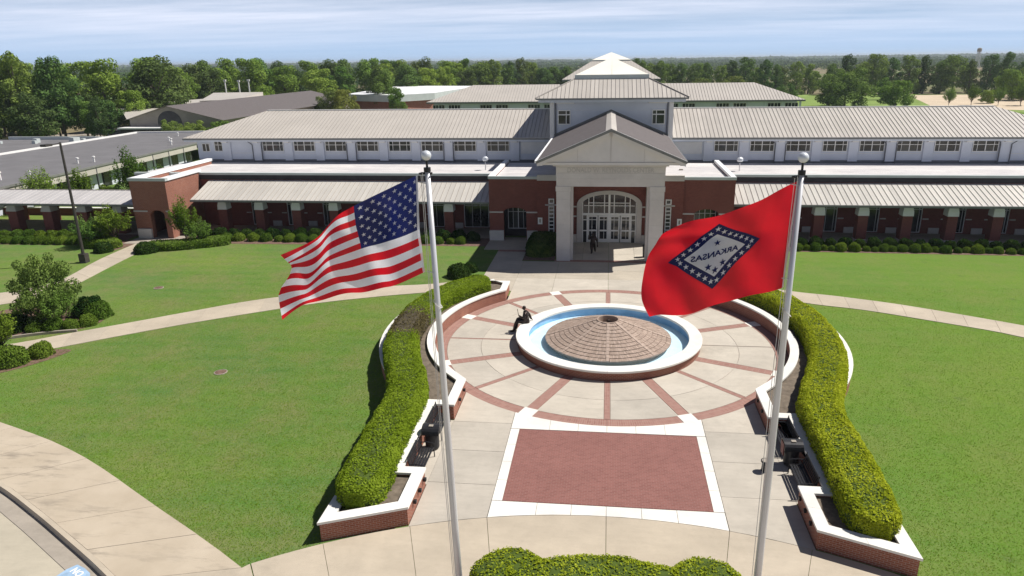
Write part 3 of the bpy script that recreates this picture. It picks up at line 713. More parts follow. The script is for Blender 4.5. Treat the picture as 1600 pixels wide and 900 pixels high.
for i in range(4):
    for j in range(3):
        x0 = -4.2+2.1*i; y0 = 17.37+1.95*j; slab(apron, [(x0, y0), (x0+2.1, y0), (x0+2.1, y0+1.95), (x0, y0+1.95)], 'plaza_concrete')
# floor of the arcades
af = slab_root('arcade_floor')
for sx in (-1, 1):
    for i in range(9):
        x0 = 10.6+3.66*i; slab(af, [(sx*x0, 24.2), (sx*(x0+3.66), 24.2), (sx*(x0+3.66), 28.1), (sx*x0, 28.1)], 'apron_concrete')
slab(af, [(-43.8, 20.3), (-39.2, 20.3), (-39.2, 28.1), (-43.8, 28.1)], 'gutter_concrete')
for i in range(7): x0 = -44-3.66*i; slab(af, [(x0, 23.8), (x0-3.66, 23.8), (x0-3.66, 29.5), (x0, 29.5)], 'apron_concrete')
# mulch beds along the building
sheet('mulch_bed', [(9.4, 21.2), (46, 20.6), (46, 24.2), (10.6, 24.2)], 0.012, 'mulch')
sheet('mulch_bed', [(-9.5, 21.3), (-10.6, 24.2), (-39.2, 24.2), (-39.2, 21.5), (-34, 20.9)], 0.012, 'mulch')
sheet('mulch_bed', [(-44.4, 19.6), (-44.4, 23.8), (-72, 23.8), (-72, 19.0)], 0.012, 'mulch')
sheet('mulch_bed', [(-4.3, 17.0), (-4.3, 23.4), (-6.88, 23.4), (-6.88, 17.0)], 0.018, 'mulch')
sheet('mulch_bed', [(4.3, 17.0), (6.88, 17.0), (6.88, 23.4), (4.3, 23.4)], 0.018, 'mulch')
ngon_sheet('mulch_bed', dense([(-45.5, 18.4), (-43.5, 17.4), (-42.6, 19.6), (-43.5, 21.5), (-46, 21.6), (-45.5, 18.4)]), 0.013, 'mulch')
ngon_sheet('mulch_bed', dense([(-40.0, 18.3), (-37.0, 18.4), (-34.6, 20.6), (-36, 22), (-40, 22), (-40.0, 18.3)]), 0.013, 'mulch')
# planting bed by the bend of the left walk
BED = dense([(-38.5, -2.9), (-35.6, -1.85), (-32.6, -0.55), (-31.8, 0.9), (-32.6, 3.0), (-34.4, 4.2), (-38.5, 4.4), (-40.5, 0.5), (-38.5, -2.9)])
ngon_sheet('mulch_bed', BED, 0.014, 'mulch')
ngon_sheet('mulch_bed', dense([(-31.4, -3.4), (-30.3, -3.6), (-31.3, -6.0), (-33.8, -8.2), (-37, -9.5), (-36, -7.0), (-33.6, -5.3), (-31.4, -3.4)]), 0.014, 'mulch')
mb = MB(); KB = dense([(-40.5, -5.6), (-35.6, -2.35), (-33.8, -1.35), (-32.1, -0.75)])
for a, b_ in zip(KB, KB[1:]):
    d = Vector((b_[0]-a[0], b_[1]-a[1])).normalized()*0.14; n_ = (-d.y, d.x)
    mb.prism([a, b_, (b_[0]+n_[0], b_[1]+n_[1]), (a[0]+n_[0], a[1]+n_[1])], 0, 0.16)
setp(mb.build('bed_edging', 'gutter_concrete', None), 'low concrete edging between the left walk and the shrub bed', 'edging')
# valve covers in the lawn
for (x, y, l) in ((-20.16, -5.66, 'brown round cover in the near part of the left lawn'), (-32.4, 7.98, 'dull round cover in the far part of the left lawn')):
    r_ = empty('ground_cover_plate', (x, y, 0), l, 'manhole cover')
    mb = MB(); mb.lathe([(0.34, 0.0), (0.34, 0.035), (0.30, 0.04)], 16); mb.build('rim', 'gutter_concrete', r_)
    mb = MB(); mb.lathe([(0.30, 0.03), (0.0, 0.045)], 16); mb.build('lid', 'mulch', r_)
# blue painted patch with NO on the drive
tx = empty('painted_patch', (-16.95, -20.50, drive_z+0.028), 'pale blue painted patch with white letters NO beside the kerb', 'road marking')
tx.rotation_euler = (0, 0, R(-27)); tx.scale = (0.72, 0.72, 1)
mb = MB(); mb.poly([(-0.55, 0.30, 0), (-0.62, -0.1, 0), (-0.5, -0.9, 0), (0.95, -0.9, 0), (0.95, 0.12, 0), (0.55, 0.32, 0), (0, 0.36, 0)][::1]); mb.build('blue_patch', 'blue_paint', tx)
def text_mesh(body, size, extrude=0.0, bold=0.0):
    cu = bpy.data.curves.new('t', 'FONT'); cu.body = body; cu.size = size; cu.extrude = extrude; cu.offset = bold; cu.align_x = 'CENTER'; cu.resolution_u = 3
    o = bpy.data.objects.new('t', cu); col.objects.link(o); bpy.context.view_layer.update()
    me = bpy.data.meshes.new_from_object(o.evaluated_get(bpy.context.evaluated_depsgraph_get())); bpy.data.objects.remove(o); return me
me = text_mesh('NO', 0.46, bold=0.012); me.materials.clear(); me.materials.append(MAT['white_paint'])
o = link('lettering', me, tx); o.location = (0.0, -0.12, 0.004)

# ================================================================== PLANTERS
Hc = 0.78
def planter_outline():
    """right-hand planter, plaza side then lawn side; closed loop"""
    pl = [(6.80, -17.36), (6.80, -14.84), (7.66, -14.84), (7.66, -9.72), (6.80, -9.72), (6.80, -7.0)]
    r = 9.72; a0 = math.atan2(-6.55, 7.18); a1 = math.atan2(6.95, 6.80)
    arc = [(r*math.cos(a0+(a1-a0)*k/26), r*math.sin(a0+(a1-a0)*k/26)) for k in range(27)]
    pl += arc+[(6.80, 8.95), (9.08, 8.95)]
    r = 12.72; a0 = math.atan2(8.95, 9.04); a1 = math.atan2(-8.30, 9.64)
    pl += [(r*math.cos(a0+(a1-a0)*k/26), r*math.sin(a0+(a1-a0)*k/26)) for k in range(27)]
    pl += [(9.60, -13.4), (9.60, -18.52)]
    return pl
def inset(P, d):
    n = len(P); out_ = []
    for i in range(n):
        a, p, b_ = Vector(P[i-1]), Vector(P[i]), Vector(P[(i+1) % n])
        t0 = (p-a).normalized(); t1 = (b_-p).normalized(); n0 = Vector((-t0.y, t0.x)); n1 = Vector((-t1.y, t1.x))
        bis = (n0+n1); bis.normalize(); k = d/max(0.35, bis.dot(n0)); out_.append((p.x+bis.x*k, p.y+bis.y*k))
    return out_
OUT = planter_outline()
ar = sum(OUT[i][0]*OUT[(i+1) % len(OUT)][1]-OUT[(i+1) % len(OUT)][0]*OUT[i][1] for i in range(len(OUT)))
if ar < 0: OUT = OUT[::-1]
IN_ = inset(OUT, 0.44); WO = inset(OUT, 0.05); WI = inset(OUT, 0.37)
def planter(sx, side):
    fl = lambda P: [(x*sx, y) for x, y in P]
    root = empty('brick_planter', (sx*9, -4, 0), 'curved brick planter with white coping %s of the fountain plaza' % side, 'planter', 'brick planters beside the plaza')
    L = lambda p, z: (p[0]-sx*9, p[1]+4, z)
    O, I, A, B = fl(OUT), fl(IN_), fl(WO), fl(WI)
    mb = MB(); n = len(O); s_ = 0.0
    rng_ = range(n)
    for i in rng_:
        j = (i+1) % n; d = math.dist(A[i], A[j])
        q = [L(A[i], -0.1), L(A[j], -0.1), L(A[j], Hc-0.09), L(A[i], Hc-0.09)]; uv = [(s_, -0.1), (s_+d, -0.1), (s_+d, Hc-0.09), (s_, Hc-0.09)]
        if sx < 0: q = q[::-1]; uv = uv[::-1]
        mb.poly(q, uv=uv)
        q = [L(B[j], 0.2), L(B[i], 0.2), L(B[i], Hc-0.09), L(B[j], Hc-0.09)]
        mb.poly(q if sx > 0 else q[::-1], uv=[(s_+d, 0.2), (s_, 0.2), (s_, Hc-0.09), (s_+d, Hc-0.09)] if sx > 0 else [(s_+d, Hc-0.09), (s_, Hc-0.09), (s_, 0.2), (s_+d, 0.2)])
        s_ += d
    mb.build('wall', 'brick', root)
    # coping stones, split in lengths
    cur = MB(); acc = 0
    def flush():
        nonlocal cur, acc
        if cur.f: cur.build('coping_stone', 'white_coping', root)
        cur = MB(); acc = 0
    for i in rng_:
        j = (i+1) % n; d = math.dist(O[i], O[j]); parts = max(1, round(d/1.5))
        for k in range(parts):
            g0 = 0.010/d if (parts > 1 or acc == 0) else 0; t0, t1 = k/parts, (k+1)/parts
            lp = lambda P, t: (P[i][0]+(P[j][0]-P[i][0])*t, P[i][1]+(P[j][1]-P[i][1])*t)
            q = [lp(O, t0+(g0 if k else 0)), lp(O, t1), lp(I, t1), lp(I, t0+(g0 if k else 0))]
            if sx < 0: q = q[::-1]
            cur.hexa([L(p, Hc-0.09) for p in q], [L(p, Hc) for p in q]); acc += d/parts
            if acc > 1.3: flush()
    flush()
    S_ = inset(OUT, 0.36)
    bm = bmesh.new(); vs = [bm.verts.new(L((x*sx, y), 0.60)) for x, y in S_]; f = bm.faces.new(vs); bmesh.ops.triangulate(bm, faces=[f])
    for g in bm.faces:
        g.normal_update()
        if g.normal.z < 0: g.normal_flip()
    me = bpy.data.meshes.new('soil'); bm.to_mesh(me); bm.free(); me.materials.append(MAT['soil']); link('soil', me, root)
    # small step lights in the plaza face
    for y in (-16.6, -15.9, -15.2, -8.6, -7.6):
        quick('step_light', 'black_metal', root, (sx*6.80-sx*9-0.03, sx*6.80-sx*9+0.08, y+4-0.06, y+4+0.06, 0.42, 0.54))
    return root
planter(-1, 'left'); planter(1, 'right')

# ---- grass blades standing in the nearer lawn and along its edges
def in_poly(P, X, Y):
    ins = np.zeros(len(X), bool); n = len(P)
    for i in range(n):
        (x1, y1), (x2, y2) = P[i], P[i-1]
        if y1 == y2: continue
        ins ^= ((y1 > Y) != (y2 > Y)) & (X < (x2-x1)*(Y-y1)/(y2-y1)+x1)
    return ins
def grass(x0, x1, y0, y1, n, name='grass'):
    X = rng.uniform(x0, x1, n); Y = rng.uniform(y0, y1, n); k = in_poly(lawnpoly, X, Y)
    d = np.hypot(X, Y+37.7); k &= rng.uniform(0, 1, n) < np.clip(1.25-d/48, 0.1, 1)
    for sg in (-1, 1):
        k &= ~in_poly([(sg*x, y) for x, y in OUT], X, Y)
        k &= ~in_poly([(sg*9.7, -19), (0, -17), (0, 12), (sg*9.3, 12), (sg*9.3, 8.9), (sg*6.8, 8.9), (sg*6.8, -17)], X, Y)
    for A_, B_ in ((TOPL, BOTL), (TOPR, BOTR)): k &= ~in_poly(list(A_)+list(B_)[::-1], X, Y)
    fr_ = [(a_, b_) for a_, b_ in [(-x_, y_) for x_, y_ in ()]]
    arcY = RC+np.sqrt(np.maximum(0, RR*RR-X*X)); k &= ~((np.abs(X) < 11.6) & (Y < arcY+0.03))
    X, Y = X[k], Y[k]; P = np.stack([X, Y, rng.uniform(0.0, 0.035, len(X))], 1)
    me = leaf_mesh(name, P, np.tile([0.1, -0.55, 0.75], (len(X), 1)), 0.024, ['grass_blade'], jitter=0.35, aspect=0.5); link(name, me, None, kind='stuff')
grass(-34, -9.5, -20, 12, 330000); grass(9.5, 30, -20, 12, 230000)
# ---- clipped hedges in the planters
def hedge(path, w, h, z0, n_leaf, parent_label, sx, dead=None, leaf=0.043, name='hedge', cat='hedge', group=None, mat='hedge_leaf', endcap=True):
    root = empty(name, (path[0][0], path[0][1], 0), parent_label, cat, group)
    ox, oy = path[0]
    P = smooth(path, 10); n = len(P); K = 14
    sd = random.random()*50
    def section(i):
        a = P[max(i-1, 0)]; b_ = P[min(i+1, n-1)]; t = Vector((b_[0]-a[0], b_[1]-a[1])).normalized(); nn = Vector((-t.y, t.x)); res = []
        s_ = i/(n-1); e = min(1, min(i, n-1-i)/5.0); e = math.sqrt(max(0, 1-(1-e)**2)) if endcap else 1
        for k in range(K+1):
            u = PI*k/K; c_, s2 = math.cos(u), math.sin(u)
            px = math.copysign(abs(c_)**0.42, c_)*w/2; pz = (abs(s2)**0.40)*h
            nz = mnoise.noise((P[i][0]*1.1+sd, P[i][1]*1.1, u*1.3))*0.08+mnoise.noise((P[i][0]*3.3+sd, P[i][1]*3.3, u*3))*0.07+mnoise.noise((P[i][0]*7+sd, P[i][1]*7, u*6))*0.04
            kk = (0.80+0.20*e)*(1+nz)
            res.append((P[i][0]+nn.x*px*kk*(0.45+0.55*e)-ox, P[i][1]+nn.y*px*kk*(0.45+0.55*e)-oy, z0+pz*(0.85+0.15*e)*(1+nz*0.8)))
        return res
    S = [section(i) for i in range(n)]
    body = MB(); bodyd = MB()
    isdead = lambda i: dead and dead[0] <= i/(n-1) <= dead[1]
    for i in range(n-1):
        tgt = bodyd if isdead(i) else body
        for k in range(K): tgt.poly([S[i][k], S[i+1][k], S[i+1][k+1], S[i][k+1]])
    body.poly(S[0]); body.poly(S[-1][::-1])
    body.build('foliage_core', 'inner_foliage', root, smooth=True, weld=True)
    if dead: bodyd.build('bare_twigs', 'dry_twigs', root, smooth=True, weld=True)
    A = np.array(S)      # n,K+1,3
    ii = rng.uniform(0, n-1.001, n_leaf); kk = rng.uniform(0, K-0.001, n_leaf)
    # end caps
    i0 = ii.astype(int); k0 = kk.astype(int); fi = (ii-i0)[:, None]; fk = (kk-k0)[:, None]
    Pp = (A[i0, k0]*(1-fi)+A[i0+1, k0]*fi)*(1-fk)+(A[i0, k0+1]*(1-fi)+A[i0+1, k0+1]*fi)*fk
    du = A[i0+1, k0]-A[i0, k0]; dk = A[i0, k0+1]-A[i0, k0]; nn = np.cross(du, dk); nn /= np.linalg.norm(nn, axis=1, keepdims=True)+1e-9
    ctr = A.mean(1)[i0]; s_ = np.sign(((Pp-ctr)*nn).sum(1, keepdims=True)); nn *= s_
    Pp = Pp+nn*rng.uniform(-0.03, 0.07, (n_leaf, 1))
    frac = ii/(n-1); dd = (frac > dead[0]-0.012)*(frac < dead[1]+0.012) if dead else np.zeros(n_leaf, bool)
    if dead:
        lat = np.cos(PI*kk/K)
        fuzz = rng.uniform(-0.03, 0.03, n_leaf)
        dd = (frac+fuzz > dead[0])&(frac+fuzz < dead[1])
    for end in (0, -1):
        E = A[end]; m_ = n_leaf//16
        kf = rng.uniform(0, K-0.001, m_); k2 = kf.astype(int); fr2 = (kf-k2)[:, None]; ring_ = E[k2]*(1-fr2)+E[k2+1]*fr2; tt = rng.uniform(0, 1, (m_, 1))**0.5; c0 = E.mean(0); c0 = np.array([c0[0], c0[1], E[:, 2].min()]); q = c0+(ring_-c0)*tt
        dirn = (A[0].mean(0)-A[3].mean(0)) if end == 0 else (A[-1].mean(0)-A[-4].mean(0)); dirn /= np.linalg.norm(dirn)
        Pp = np.concatenate([Pp, q+dirn*rng.uniform(-0.03, 0.06, (m_, 1))]); nn = np.concatenate([nn, np.tile(dirn, (m_, 1))]); dd = np.concatenate([dd, np.zeros(m_, bool)])
    hole = np.array([mnoise.noise((p[0]*2.6+sd, p[1]*2.6, p[2]*2.6)) for p in Pp]); keep_ = (hole < 0.34) | (rng.uniform(0, 1, len(Pp)) < 0.35)
    Pp = Pp[keep_]; nn = nn[keep_]; dd = dd[keep_]
    me = leaf_mesh('leaves', Pp[~dd], nn[~dd], leaf, [mat], jitter=0.55); link('leaves', me, root, kind='stuff')
    if dead:
        k_ = dd & (rng.uniform(0, 1, len(dd)) < 0.55)
        me = leaf_mesh('dry_leaves', Pp[k_], nn[k_], leaf*0.8, ['dry_leaf']); link('dry_leaves', me, root, kind='stuff')
    return root
HP = [(8.66, -17.45), (8.80, -14.5), (8.92, -12), (8.95, -10.0), (9.35, -8.2), (10.1, -6.2), (10.95, -3.6), (11.3, -0.9), (11.25, 1.8), (10.65, 4.4), (9.4, 6.6), (8.35, 7.9)]
hedge([(-x, y) for x, y in HP], 1.75, 0.86, 0.58, 105000, 'bright green clipped hedge with a brown bare section in the left planter', -1, dead=(0.565, 0.70), group='hedges in the planters')
hedge([(x+0.0, y) for x, y in HP], 1.75, 0.86, 0.58, 105000, 'evenly green clipped hedge filling the right planter', 1, group='hedges in the planters')
# front island: low brick wall with a clipped hedge
isl = empty('island_planter', (0, -21.4, 0), 'low brick island bed wall at the bottom edge in front of the plaza', 'planter')
mb = MB(); IP = []
for k in range(33):
    a = 2*PI*k/32; IP.append((4.35*math.cos(a)*(1 if abs(math.cos(a)) < .9 else 1.0), 1.85*math.copysign(abs(math.sin(a))**0.6, math.sin(a))))
for a, b_ in zip(IP, IP[1:]):
    q = [a, b_, (b_[0]*0.94, b_[1]*0.88), (a[0]*0.94, a[1]*0.88)]; mb.prism(q, 0, 0.30)
mb.build('wall', 'brick', isl)
ngon = MB(); ngon.poly([(x*0.95, y*0.9, 0.22) for x, y in IP[:-1]]); ngon.build('soil', 'soil', isl)
hedge([(-3.55, -20.9), (-2.9, -20.05), (-2.1, -20.5), (-1.2, -20.35), (0, -20.15), (1.2, -20.35), (2.2, -20.6), (2.9, -20.0), (3.6, -20.7)], 1.55, 0.78, 0.25, 16000, 'low wavy green hedge at the bottom edge in the island bed', 0, leaf=0.04, mat='hedge_leaf')
def round_shrub(x, y, r, h, label, group=None, mat='shrub_leaf', n=900, leaf=0.045, z=0.0, name='round_shrub', cat='shrub', sq=1.0):
    root = empty(name, (x, y, z), label, cat, group)
    me, core = shrub_proto(mat, leaf)
    root.scale = (r, r*sq, h)
    link('leaves', me, root); link('foliage_core', core, root); root.rotation_euler = (0, 0, random.uniform(0, 6.28)) if sq == 1 else (0, 0, 0); return root
_SP = {}
def shrub_proto(mat, leaf):
    v = random.randrange(3)
    if (mat, v) in _SP: return _SP[(mat, v)]
    n = 2600; u = sph(n); u[:, 2] = np.abs(u[:, 2]); f = np.array([1+0.16*mnoise.noise(tuple(q*1.8+v*7)) for q in u])[:, None]
    u2 = np.sign(u)*np.abs(u)**0.85
    me = leaf_mesh('leaves', u2*f*rng.uniform(0.90, 1.03, (n, 1)), u, 0.062, [mat])
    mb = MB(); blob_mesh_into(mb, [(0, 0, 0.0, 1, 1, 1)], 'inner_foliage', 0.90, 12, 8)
    _SP[(mat, v)] = (me, mb.mesh('foliage_core', smooth=True)); return _SP[(mat, v)]

# ================================================================== FOUNTAIN
ft = empty('fountain', (0, 0, 0), 'round brick fountain basin with white rim and stepped brick cone', 'fountain')
mb = MB(); mb.lathe([(5.08, -0.05), (5.08, 0.47)], 96); mb.lathe([(4.60, 0.47), (4.60, 0.0)], 96, mat=None); mb.build('basin_wall', 'brick', ft)
mb = MB(); mb.lathe([(4.58, 0.03), (4.58, 0.475)][::-1], 96); mb.build('basin_lining', 'pool_wall_paint', ft)
NC = 24
for k in range(NC):
    a0 = 2*PI*k/NC+0.0006; a1 = 2*PI*(k+1)/NC-0.0006; mb = MB()
    mb.lathe([(4.50, 0.47), (5.20, 0.47), (5.22, 0.50), (5.22, 0.57), (5.20, 0.59), (4.52, 0.59), (4.50, 0.57), (4.50, 0.47)], 5, a0=a0, a1=a1); mb.build('coping_stone', 'white_coping', ft)
mb = MB(); mb.lathe([(0.0, 0.05), (4.59, 0.05)], 64); mb.build('basin_floor', 'pool_paint', ft)
mb = MB(); mb.lathe([(4.575, 0.20), (3.2, 0.20)], 96); mb.build('water', 'pool_water', ft)
# cone of brick courses
NCOURSE = 11; r_out, r_in, zb, zt = 3.55, 0.62, 0.36, 1.40
mb = MB(); mb.lathe([(3.30, 0.04), (3.30, 0.36)], 64); mb.build('cone_base', 'gutter_concrete', ft)
mb = MB(); mb.lathe([(r_out-0.03, zb-0.03), (r_in, zt-0.02)], 64); mb.lathe([(3.3, 0.30), (r_out-0.03, zb-0.03)], 64); mb.build('mortar_bed', 'mortar', ft)
for k in range(NCOURSE):
    r1 = r_out-(r_out-r_in)*k/NCOURSE; r0 = r_out-(r_out-r_in)*(k+1)/NCOURSE
    prof = lambda r: zb+(zt-zb)*((r_out-r)/(r_out-r_in))**1.08
    z1_, z0_ = prof(r1), prof(r0); mb = MB(); nb = int(2*PI*(r0+r1)/2/0.064)
    for q in range(nb):
        a0 = 2*PI*(q+0.05)/nb; a1 = 2*PI*(q+0.95)/nb; am = (a0+a1)/2
        am8 = (am/(PI/4)) % 1.0; dd = min(am8, 1-am8)*(PI/4)*(r0+r1)/2
        if dd < 0.09: continue
        jit = random.uniform(-0.006, 0.008); m_ = random.choice(['fountain_brick_a', 'fountain_brick_b', 'fountain_brick_c', 'fountain_brick_a'])
        ro = r1-0.004; ri = r0+0.016
        C_ = lambda r, a, z: (r*math.cos(a), r*math.sin(a), z)
        ztop0 = z0_+jit+0.010; ztop1 = z1_+0.036+jit
        lo = [C_(ro, a0, z1_-0.03), C_(ro, a1, z1_-0.03), C_(ri, a1, z0_-0.03), C_(ri, a0, z0_-0.03)]; hi = [C_(ro, a0, ztop1), C_(ro, a1, ztop1), C_(ri, a1, ztop0), C_(ri, a0, ztop0)]
        mb.hexa(lo, hi, m_, bottom=False)
    mb.build('brick_course', None, ft, kind='stuff')
for k in range(8):
    a = k*PI/4+PI/8*0; c_, s_ = math.cos(a), math.sin(a); mb = MB(); wd = 0.085
    P = lambda r, t, z: (r*c_-t*s_, r*s_+t*c_, z)
    for i in range(NCOURSE):
        r1 = r_out-(r_out-r_in)*i/NCOURSE-0.01; r0 = r_out-(r_out-r_in)*(i+1)/NCOURSE+0.01
        z1_, z0_ = zb+(zt-zb)*((r_out-r1)/(r_out-r_in))**1.08+0.03, zb+(zt-zb)*((r_out-r0)/(r_out-r_in))**1.08+0.03
        mb.hexa([P(r1, -wd, z1_-0.06), P(r1, wd, z1_-0.06), P(r0, wd, z0_-0.06), P(r0, -wd, z0_-0.06)], [P(r1, -wd, z1_+0.02), P(r1, wd, z1_+0.02), P(r0, wd, z0_+0.02), P(r0, -wd, z0_+0.02)], None, False)
    mb.build('radial_rib', 'fountain_brick_c', ft)
mb = MB(); mb.lathe([(0.65, 1.38), (0.65, 1.455), (0.56, 1.455), (0.56, 1.10), (0.0, 1.10)], 32); mb.build('crown_ring', 'fountain_brick_b', ft)
mb = MB(); mb.lathe([(0.09, 1.10), (0.09, 1.40), (0.05, 1.42), (0, 1.42)], 12); mb.build('nozzle', 'bronze', ft)
# ================================================================== MAIN BUILDING
bld = empty('school_building', (0, 30, 0), 'long brick and metal roofed hall with white gabled portico and skylight tower', 'building')
class BB:      # builder in world coordinates whose meshes are parented to bld with the offset kept
    pass
OFF = Vector((0, 30, 0))
def wp(mb, name, mat=None, parent=None, kind=None, root=None, **k):
    """link mesh built in world coords under root (location of root subtracted by shifting vertices)"""
    root = root or bld
    off = root.location if parent is None else Vector(root.location)
    mb.v = [(x-off.x, y-off.y, z-off.z) for x, y, z in mb.v]
    return mb.build(name, mat, parent or root, kind=kind, **k)
def wbox(name, mat, *boxes, parent=None, root=None, kind=None):
    mb = MB()
    for q in boxes: mb.box(*q)
    return wp(mb, name, mat, parent, root=root, kind=kind)
def roof_face(name, O, ex, ei, slope, L, D, hl, hr, sp, mat, seam, root=None, parent=None, single=False, th=0.06, rib=0.045, panel_name='roof_panel'):
    """standing-seam plane. O eave start, ex along eave, ei inward (plan), hl/hr: hip at each end"""
    root = root or bld
    O = Vector(O); ex = Vector(ex); ei = Vector(ei); up = Vector((0, 0, 1))
    pt = lambda x, t, dz=0: tuple(O+ex*x+ei*t+up*(slope*t+dz))
    tmax = lambda x: max(0.0, min(D, (x if hl else 1e9), (L-x if hr else 1e9)))
    holder = parent or root
    mbs = MB()
    n = max(1, round(L/sp)); sp = L/n
    for i in range(n):
        x0, x1 = i*sp, (i+1)*sp
        mb = mbs if single else MB()
        xs = [x0]
        for br in ((D,) if hl else ())+((L-D,) if hr else ()):
            if x0 < br < x1: xs.append(br)
        if hl and hr and x0 < L/2 < x1 and L/2 < D: xs.append(L/2)
        xs.append(x1)
        top = [pt(x, tmax(x)) for x in xs[::-1]]
        pts = [pt(x0, 0), pt(x1, 0)]+[q for q, x in zip(top, xs[::-1]) if tmax(x) > 0.001]
        if len(pts) >= 3: mb.poly(pts, mat)
        mb.poly([pt(x0, 0, -th), pt(x1, 0, -th), pt(x1, 0), pt(x0, 0)], mat)
        t1 = tmax(x1)
        if t1 > 0.1 and i < n-1:
            b_ = 0.014
            lo = [pt(x1-b_, 0), pt(x1+b_, 0), pt(x1+b_, t1), pt(x1-b_, t1)]; hi = [pt(x1-b_, 0, rib), pt(x1+b_, 0, rib), pt(x1+b_, t1, rib), pt(x1-b_, t1, rib)]
            mb.hexa(lo, hi, seam, False)
        if not single: wp(mb, panel_name, None, parent, root=root)
    if single: return wp(mbs, panel_name+'s', None, parent, kind='stuff', root=root)
def holder(name, root=None):
    o = bpy.data.objects.new(name, None); col.objects.link(o); o.parent = root or bld; return o
# ---- upper wings
YE, ZE, SL = 36.7, 7.70, 0.36
YR = 43.6; DR = YR-YE; ZR = ZE+SL*DR
for sx in (-1, 1):
    x_in, x_out = 5.9*sx, 46.7*sx
    rf = holder('wing_roof'); O = (x_out, YE, ZE) if sx < 0 else (x_in, YE, ZE)
    L = abs(x_out-x_in)
    roof_face('roof', O, (1, 0, 0), (0, 1, 0), SL, L, DR, sx < 0, sx > 0, 0.42 if sx > 0 else 0.42, 'metal_roof', 'roof_seam', parent=rf, single=(sx < 0))
    # back slope, end hip, ridge, soffit, fascia
    mb = MB(); yb = 2*YR-YE
    a = min(x_in, x_out); b_ = max(x_in, x_out); ha = a+DR if sx < 0 else a; hb = b_-DR if sx > 0 else b_
    mb.poly([(b_, yb, ZE), (a, yb, ZE), (ha, YR, ZR), (hb, YR, ZR)])
    if sx < 0: mb.poly([(a, yb, ZE), (a, YE, ZE), (ha, YR, ZR)])
    else: mb.poly([(b_, YE, ZE), (b_, yb, ZE), (hb, YR, ZR)])
    mb.poly([(a, YE, ZE-0.07), (a, yb, ZE-0.07), (b_, yb, ZE-0.07), (b_, YE, ZE-0.07)])
    wp(mb, 'back_slope', 'metal_roof', rf, root=bld)
    wbox('ridge_cap', 'white_trim', (ha, hb, YR-0.16, YR+0.16, ZR-0.03, ZR+0.05), parent=rf)
    wbox('fascia', 'fascia_metal', (a, b_, YE-0.03, YE+0.06, ZE-0.20, ZE-0.05), parent=rf)
    wbox('eave_soffit', 'wall_panel', (a+0.1, b_-(0 if sx < 0 else .1), YE+0.06, 37.58, ZE-0.38, ZE-0.10), parent=rf)
    # clerestory wall
    wa, wb = (x_out*1.0+sx*-1.1, 5.95*sx); wa, wb = min(wa, wb), max(wa, wb)
    wbox('clerestory_wall', 'wall_panel', (wa, wb, 37.62, 49.4, 4.8, ZE-0.35))
    wbox('wall_base_flashing', 'downspout_metal', (wa, wb, 37.52, 37.62, 4.95, 5.32))
    mb = MB()
    for k in range(9):      # recessed joint lines under windows as slim trims
        xc = sx*(11.8+3.57*k); mb.box(xc-1.32, xc+1.32, 37.59, 37.62, 5.98, 6.03)
    wp(mb, 'panel_trim', 'trim_metal')
    for k in range(-1, 10):
        xc = sx*(13.585+3.57*k)
        if abs(xc) > 45: continue
        wbox('wall_pilaster', 'wall_panel', (xc-0.46, xc+0.46, 37.44, 37.62, 5.22, ZE-0.30))
        wbox('bracket', 'trim_metal', (xc-0.30, xc+0.30, 36.95, 37.5, ZE-0.52, ZE-0.385))
        if k in (1, 4, 7):
            for q in (-1, 1):
                xx = xc+q*0.52
                mb = MB(); mb.tube([(xx, 37.38, 4.98), (xx, 37.38, ZE-0.75), (xx+q*0.35, 37.05, ZE-0.35)], 0.055, 6); wp(mb, 'downspout', 'downspout_metal')
def window(xc, y, zc, w_, h_, cols, rows, root=None, facing=-1, name='window', frame='white_trim', bar=0.05, depth=0.08, border=0.06):
    """cols/rows are lists of fractions of division lines; frame with bars, panes as children"""
    root = root or bld
    fr = MB(); x0, x1, z0, z1 = xc-w_/2, xc+w_/2, zc-h_/2, zc+h_/2
    yf, yb = y-depth, y+0.02
    fr.box(x0, x1, yf, yb, z1-border, z1); fr.box(x0, x1, yf, yb, z0, z0+border)
    fr.box(x0, x0+border, yf, yb, z0+border, z1-border); fr.box(x1-border, x1, yf, yb, z0+border, z1-border)
    cx = [x0+border]+[x0+w_*c for c in cols]+[x1-border]; rz = [z0+border]+[z0+h_*r for r in rows]+[z1-border]
    for c in cols:
        b_ = bar*(1.5 if abs(c-0.5) < 0.01 else 0.8); fr.box(x0+w_*c-b_/2, x0+w_*c+b_/2, yf+0.01, yb, z0+border, z1-border)
    for r in rows: fr.box(x0+border, x1-border, yf+0.015, yb, z0+h_*r-bar/2, z0+h_*r+bar/2)
    o = wp(fr, name, frame, root=root)
    for i in range(len(cx)-1):
        for j in range(len(rz)-1):
            key = (round(cx[i+1]-cx[i], 3), round(rz[j+1]-rz[j], 3))
            if key not in PANE:
                mb = MB(); mb.box(-key[0]/2, key[0]/2, 0, 0.02, -key[1]/2, key[1]/2); PANE[key] = mb.mesh('pane', 'dark_glass')
            p = link('pane', PANE[key], o); off = root.location
            p.location = ((cx[i]+cx[i+1])/2-off.x, y-0.02-off.y, (rz[j]+rz[j+1])/2-off.z)
    return o
PANE = {}
for sx in (-1, 1):
    for k in range(8): window(sx*(11.8+3.57*k), 37.61, 6.75, 2.40, 1.12, [0.18, 0.5, 0.82], [0.62])
window(-42.9, 37.61, 6.75, 1.4, 1.12, [0.33, 0.66], [0.62]); window(-44.6, 37.61, 6.6, 0.9, 0.9, [0.5], [])
for sx in (-1, 1): wbox('blank_panel', 'trim_metal', (min(sx*6.6, sx*9.4), max(sx*6.6, sx*9.4), 37.58, 37.62, 5.95, 7.15))
